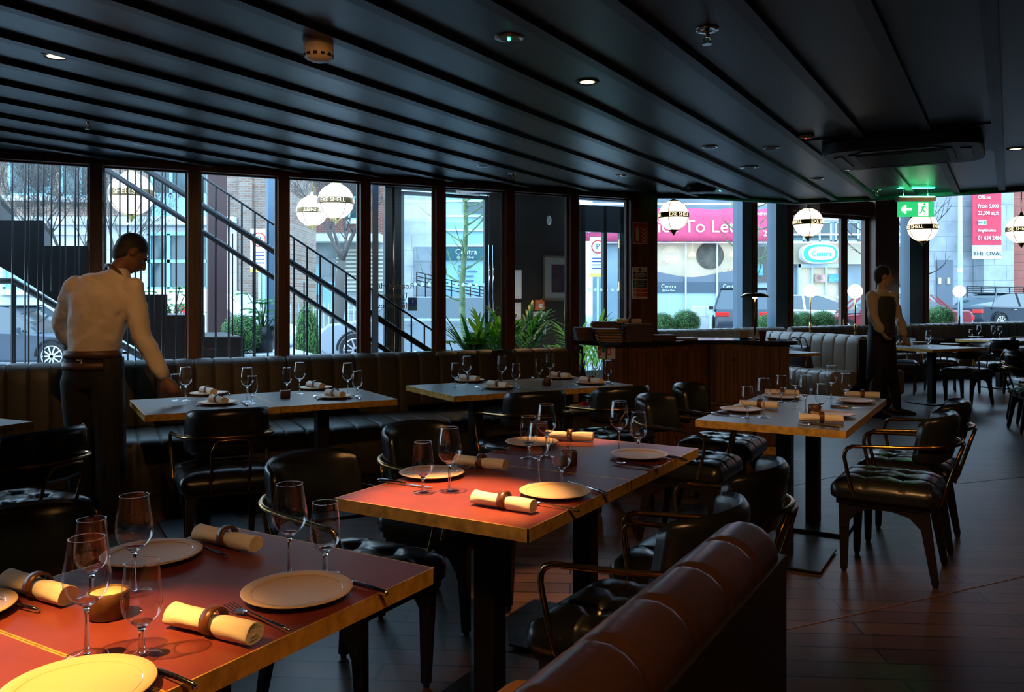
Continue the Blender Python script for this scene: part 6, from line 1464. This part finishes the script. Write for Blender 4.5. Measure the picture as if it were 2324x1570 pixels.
# ------------------------------------------------------------------ trees, hedges, poles
M_bark = mat('grey bark', (.10, .085, .075), .9, bump=.5, bscale=20); M_moss = mat('mossy bark', (.16, .22, .10), .9, bump=.5, bscale=25, var=.5, vscale=12); M_pbark = mat('pale bark', (.3, .26, .22), .9, bump=.4)
def tree(px, Y, zt, tr, label, m_, seed, h0=2.2, spread=.9, depth=5, nb_=3, zb=None, trunk_top=None):
    r = random.Random(seed); x = Xp(px, Y); z0 = gz(x) if zb is None else zb; e = empty('bare_tree', (x, Y, z0), 0, label, 'tree', 'bare winter trees')
    m = MB(); tw_ = MB()
    def grow(p, d, L, rad, lev):
        pts = [p]; rr = [rad]
        for i in range(4):
            d = (d+Vector((r.uniform(-1, 1), r.uniform(-1, 1), r.uniform(-.3, .9)))*.16).normalized(); p = p+d*L/4; pts.append(p); rr.append(rad*(1-.12*(i+1)))
        (m if lev < 3 else tw_).tube(pts, rr, 7 if lev < 2 else (5 if lev < 4 else 3))
        if lev >= depth: return
        for k in range(nb_ if lev else nb_+1):
            q = pts[r.choice([2, 3, 4])] if lev else pts[-1]; a = r.random()*6.28; s = spread*r.uniform(.5, 1.1)
            nd = (d+Vector((math.cos(a)*s, math.sin(a)*s, r.uniform(-.1, .45)))).normalized(); grow(q, nd, L*r.uniform(.55, .78), max(rr[-1]*r.uniform(.5, .68), .004), lev+1)
    H = zt-z0; grow(Vector((0, 0, 0)), Vector((0, 0, 1)), h0, tr, 0)
    m.build('trunk', m_, e, smooth=True); tw_.build('twigs', m_, e); return e
tree(165, 24, 8, .16, 'bare tree with dense twigs in front of the brick building at the far left', M_bark, 11, 2.6, 1.1, 6, 4)
tree(252, 22.4, 8, .14, 'bare tree with dark branches behind the waiter\'s head', M_bark, 23, 2.2, .9, 6, 3)
tree(757, 22, 7, .2, 'bare tree with twisted trunk in front of the dark red building', M_bark, 5, 2.6, 1.0, 6, 4)
def leader_tree(px, Y, label, m_, seed, tr=.06, zmin=1.0, n=26, Ltop=5.2):
    r = random.Random(seed); x = Xp(px, Y); e = empty('young_tree', (x, Y, gz(x)), 0, label, 'tree', 'bare winter trees'); m = MB(); b = MB()
    pts = [Vector((.03*math.sin(i*1.3), .03*math.cos(i), Ltop*i/12)) for i in range(13)]; m.tube(pts, [tr*(1-.055*i) for i in range(13)], 10)
    for k in range(n):
        z = zmin+(Ltop-zmin)*k/n+r.uniform(-.1, .1); a = r.random()*6.28; p = Vector((0, 0, z)); d = Vector((math.cos(a), math.sin(a)*.8, r.uniform(-.1, .35))).normalized(); L = r.uniform(.5, 1.0); pp_ = [p]
        for i in range(5): d = (d+Vector((0, 0, .16+r.uniform(-.05, .1)))+Vector((r.uniform(-1, 1), r.uniform(-1, 1), 0))*.12).normalized(); p = p+d*L/5; pp_.append(p)
        b.tube(pp_, [tr*.28*(1-.13*i) for i in range(6)], 5)
        for q in range(3):
            p = pp_[r.randint(2, 5)]; d2 = (d+Vector((r.uniform(-1, 1), r.uniform(-1, 1), r.uniform(-.2, .8)))*.8).normalized(); b.tube([p, p+d2*.2, p+d2*.36+Vector((0, 0, .06))], [tr*.13, tr*.09, tr*.05], 4)
    m.build('trunk', m_, e, smooth=True); b.build('branch', m_ if m_ == M_moss else M_bark, e); return e
leader_tree(1053, 12.6, 'slim mossy green tree outside the entrance door', M_moss, 3, .055, 1.5, 24)
leader_tree(1713, 16.8, 'slim tree outside between the two blue window posts', M_moss, 7, .065, 1.9, 22, 5)
leader_tree(2092, 18.5, 'pale bare tree outside behind the exit sign', M_pbark, 9, .06, 1.4, 28, 5.5)
leader_tree(1972, 21, 'pale bare tree behind the narrow door pane', M_pbark, 15, .06, 1.6, 28, 5.5)
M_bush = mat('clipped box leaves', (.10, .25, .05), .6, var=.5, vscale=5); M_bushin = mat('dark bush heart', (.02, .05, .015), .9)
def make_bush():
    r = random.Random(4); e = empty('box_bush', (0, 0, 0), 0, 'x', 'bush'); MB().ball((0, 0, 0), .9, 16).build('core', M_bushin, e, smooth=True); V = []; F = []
    for i in range(3800):
        u = r.uniform(-1, 1); a = r.random()*2*PI; s = math.sqrt(1-u*u); n = Vector((s*math.cos(a), s*math.sin(a), u)); bump_ = 1+.09*noise.noise(n*4)+.05*noise.noise(n*9); p = n*bump_*r.uniform(.9, 1.03)
        t = n.orthogonal().normalized(); t = (t*math.cos(i)+n.cross(t)*math.sin(i)); t2 = (n.cross(t)+n*r.uniform(-.9, .9)).normalized(); t = (t+n*r.uniform(-.6, .6)).normalized(); k = len(V); w_ = .04
        V += [p-t*w_, p+t2*w_*.6, p+t*w_, p-t2*w_*.6]; F.append((k, k+1, k+2, k+3))
    MB().add(V, F).build('leaves', M_bush, e); return reg(e)
BU = make_bush()
BL = [(1503, 737, 31, 14.0, 'left one of two round clipped bushes outside the first tall window'), (1557, 732, 33, 14.2, 'right one of two round clipped bushes outside the first tall window'), (1741, 736, 26, 15.4, 'round bush between the two blue window posts'),
      (1792, 732, 28, 15.4, 'round bush at the left of the folding door, behind its globe'), (1826, 730, 26, 15.8, 'round bush in the middle of the folding door'), (1868, 730, 29, 16, 'rightmost round bush behind the folding door'),
      (2036, 734, 27, 17.2, 'round bush partly behind the waistcoated waiter'), (2084, 730, 26, 17.4, 'round bush beside the last blue window post'), (2133, 724, 33, 17.6, 'largest round bush left of the dark saloon'), (2105, 735, 24, 17.9, 'small round bush tucked behind the largest one')]
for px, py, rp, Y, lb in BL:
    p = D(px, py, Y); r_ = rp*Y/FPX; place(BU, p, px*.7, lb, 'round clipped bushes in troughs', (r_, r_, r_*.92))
for i, (a, b, Y, lb) in enumerate(((1470, 1600, 14.1, 'dark planting trough below the first tall window'), (1715, 1900, 15.7, 'dark planting trough outside the folding door'), (2010, 2175, 17.6, 'dark planting trough left of the dark saloon'))):
    x0, x1 = Xp(a, Y), Xp(b, Y); e = empty('planting_trough', ((x0+x1)/2, Y, gz(x0)), math.radians(8), lb, 'planter', 'planting troughs'); MB().b2((-(x1-x0)/2, -.25, 0), ((x1-x0)/2, .25, .72)).build('box', M_door, e, bevel=.01); MB().b2((-(x1-x0)/2+.02, -.23, .7), ((x1-x0)/2-.02, .23, .74)).build('soil', M_bushin, e)
p = D(697, 745, 9.3); place(BU, (p.x, p.y, .72), 1, 'tall conical evergreen shrub outside the stairs', 'evergreen shrubs outside', (.15, .15, .62)); bs = place(BU, (D(566, 760, 8.6).x, 8.35, 1.03), 2, 'low evergreen bush on the pale ledge at the stair foot', 'evergreen shrubs outside', (.25, .2, .2))
plant('climbing_shrub', (D(596, 740, 8.5).x, 8.5, .845), 'dark glossy shrub in a pot on the pale ledge beside the stairs', 'broad', 31, .62, M_leaf2, 'evergreen shrubs outside')
plant('climbing_shrub', (D(395, 700, 8.4).x, 8.4, .9), 'small dark shrub behind the lowest visible steps', 'broad', 33, .7, M_leaf2, 'evergreen shrubs outside')
o = MB().box((D(540, 790, 8.4).x, 8.4, .42), (1.3, .9, .84), math.radians(26)).build('stone_ledge', M_stone); tag(o, 'pale stone ledge at the foot of the stairs', 'ledge')
def parking(px, Y, zt, label, s=1):
    x = Xp(px, Y); e = empty('parking_sign', (x, Y, gz(x)), 0, label, 'sign', 'parking signs'); MB().cyl((0, .04, 0), (0, .04, zt), .035).build('pole', M_alu, e); zc = zt-.22*s
    MB().b2((-.24*s, -.01, zc-.85*s), (.24*s, .01, zt+.08)).build('board', M_paper, e); MB().tube([(0, -.015, zc), (0, -.025, zc)], .2*s, 28).build('red_disc', M_red, e); MB().tube([(0, -.026, zc), (0, -.03, zc)], .165*s, 28).build('white_disc', M_paper, e)
    text('P', .24*s, M_navy, e, (0, -.034, zc)); MB().b2((-.24*s, -.014, zc-.9*s), (.24*s, .0, zc-.8*s)).build('yellow_strip', M_yel, e)
    m = MB()
    for i in range(4): m.b2((-.17*s, -.014, zc-.36*s-i*.1*s), (.15*s, -.011, zc-.33*s-i*.1*s))
    m.build('small_print', M_navy, e)
parking(588, 22, 3.35, 'parking sign on a pole in front of the brick wall', .95); parking(1357, 30, 3.6, 'parking sign seen through the panelled porch door', 1.2)
x = Xp(2179, 24); e = empty('lamp_post', (x, 24, gz(x)), 0, 'pale grey lamp post rising behind the globe lamp on the banquette', 'lamp post'); MB().tube([(0, 0, 0), (0, 0, 2.5), (0, 0, 8)], [.06, .06, .045], 12).build('post', M_alu, e, smooth=True); MB().cyl((0, 0, 2.1), (0, 0, 2.2), .07).build('collar', M_paper, e)
# steel columns outside the window wall
for px, wd, m_, lb in ((492, .20, mat('maroon steel', (.07, .03, .03), .5), 'maroon steel column standing outside behind the stairs'), (615, .1, M_blue, 'blue grey steel post standing outside beside the third window post')):
    p = wp(tw(px, 3.3), 3.3); e = empty('steel_column', (p.x, p.y, gz(p.x)), RW, lb, 'column', 'steel columns outside'); MB().b2((-wd/2, -.08, 0), (wd/2, .08, 5)).build('shaft', m_, e); MB().b2((-wd/2-.03, -.11, 0), (wd/2+.03, .11, .03)).build('base_plate', m_, e)

# ------------------------------------------------------------------ outside staircase running along the window wall
NS = .75
def tz(px, py, n=NS): return (tw(px, n), zw(px, py, n))
M_stair = mat('blackened stair steel', (.014, .014, .016), .45); M_stairs2 = mat('stair flank', (.3, .31, .3), .6)
e = empty('outside_staircase', O, RW, 'dark outside staircase descending to the right behind the left windows, with rods and rails', 'staircase')
stp = [(-190, 388), (-95, 445), (0, 500), (100, 558), (200, 613), (290, 668), (380, 715), (465, 765), (555, 812)]
poly = []
for (a, y), (b, _) in zip(stp, stp[1:]): poly += [tz(a, y), tz(b, y)]
poly += [tz(555, 930), tz(140, 692), tz(30, 622), tz(-190, 500)]
MB().extr(poly, NS, NS+.06).build('stringer', M_stair, e)
for (a, y), (b, y2) in zip(stp, stp[1:]):
    (x0, z0), (x1, z1) = tz(a, y), tz(b, y); MB().b2((x0, NS+.06, z0-.05), (x1, NS+1.1, z0)).build('tread', M_stair, e); zz = tz(b, y2)[1]; MB().b2((x1-.02, NS+.06, zz), (x1, NS+1.1, z0)).build('riser', M_stair, e)
def line(px0, py0, px1, py1, r, name, n=NS, mm=None, ext=0):
    (x0, z0), (x1, z1) = tz(px0, py0, n), tz(px1, py1, n); return MB().cyl((x0, n, z0), (x1, n, z1), r, n=8).build(name, mm or M_stair, e, smooth=True)
line(262, 340, 990, 806, .026, 'handrail', .55); line(110, 300, 990, 868, .022, 'lower_rail', .55); line(330, 315, 985, 752, .009, 'top_rail', .55)
def vrod(px, y0, y1, r=.008, n=.55): (x, z0), (_, z1) = tz(px, y0, n), tz(px, y1, n); MB().cyl((x, n, z1), (x, n, z0), r, n=6).build('baluster', M_stair, e)
for i in range(18):
    px = 460+29.6*i; vrod(px, 315+(px-330)*.667, 900)
for px in (28, 57, 65, 86, 99, 117, 136, 148, 171, 178, 240, 252, 272, 290, 307, 320, 338, 349, 368, 375, 400): vrod(px, 250, 660 if px > 100 and px < 200 else 900, .006, .62)
for px in (528, 575, 690, 720): vrod(px, 530 if px < 600 else 640, 900, .006, .95)
m = MB(); pts = [tz(-60, 637, 1.95), tz(30, 637, 1.95), tz(145, 705, 1.95), tz(330, 815, 1.95)]; m.tube([(x, 1.95, z) for x, z in pts], .03, 8); m.build('far_handrail', M_stair, e, smooth=True)
m = MB(); x, z = tz(31, 640, 1.95); m.b2((x-.02, 1.93, -.2), (x+.02, 1.97, z)); m.build('newel_post', M_stair, e)

# globes hanging outside beyond the left windows; the mirrored one is an added reflection
globe('globe_pendant', D(298, 440, .42*FPX/97), .21, 'large lit globe hanging outside behind the stair rails, above the waiter', 'globe pendants outside', 5.6, 'SHELLS', rot=.1)
globe('globe_pendant', D(762, 457, .42*FPX/81), .21, 'lit globe hanging outside beyond the fourth window, in front of a mirrored one', 'globe pendants outside', 5.6, 'EXE SHELL', rot=0)
globe('globe_pendant', D(708, 479, .42*FPX/69), .21, 'globe added as a reflection, mirrored lettering, half behind the other outside globe', 'globe pendants outside', 5.6, 'EXE SHELL', rot=.4, flip=True)
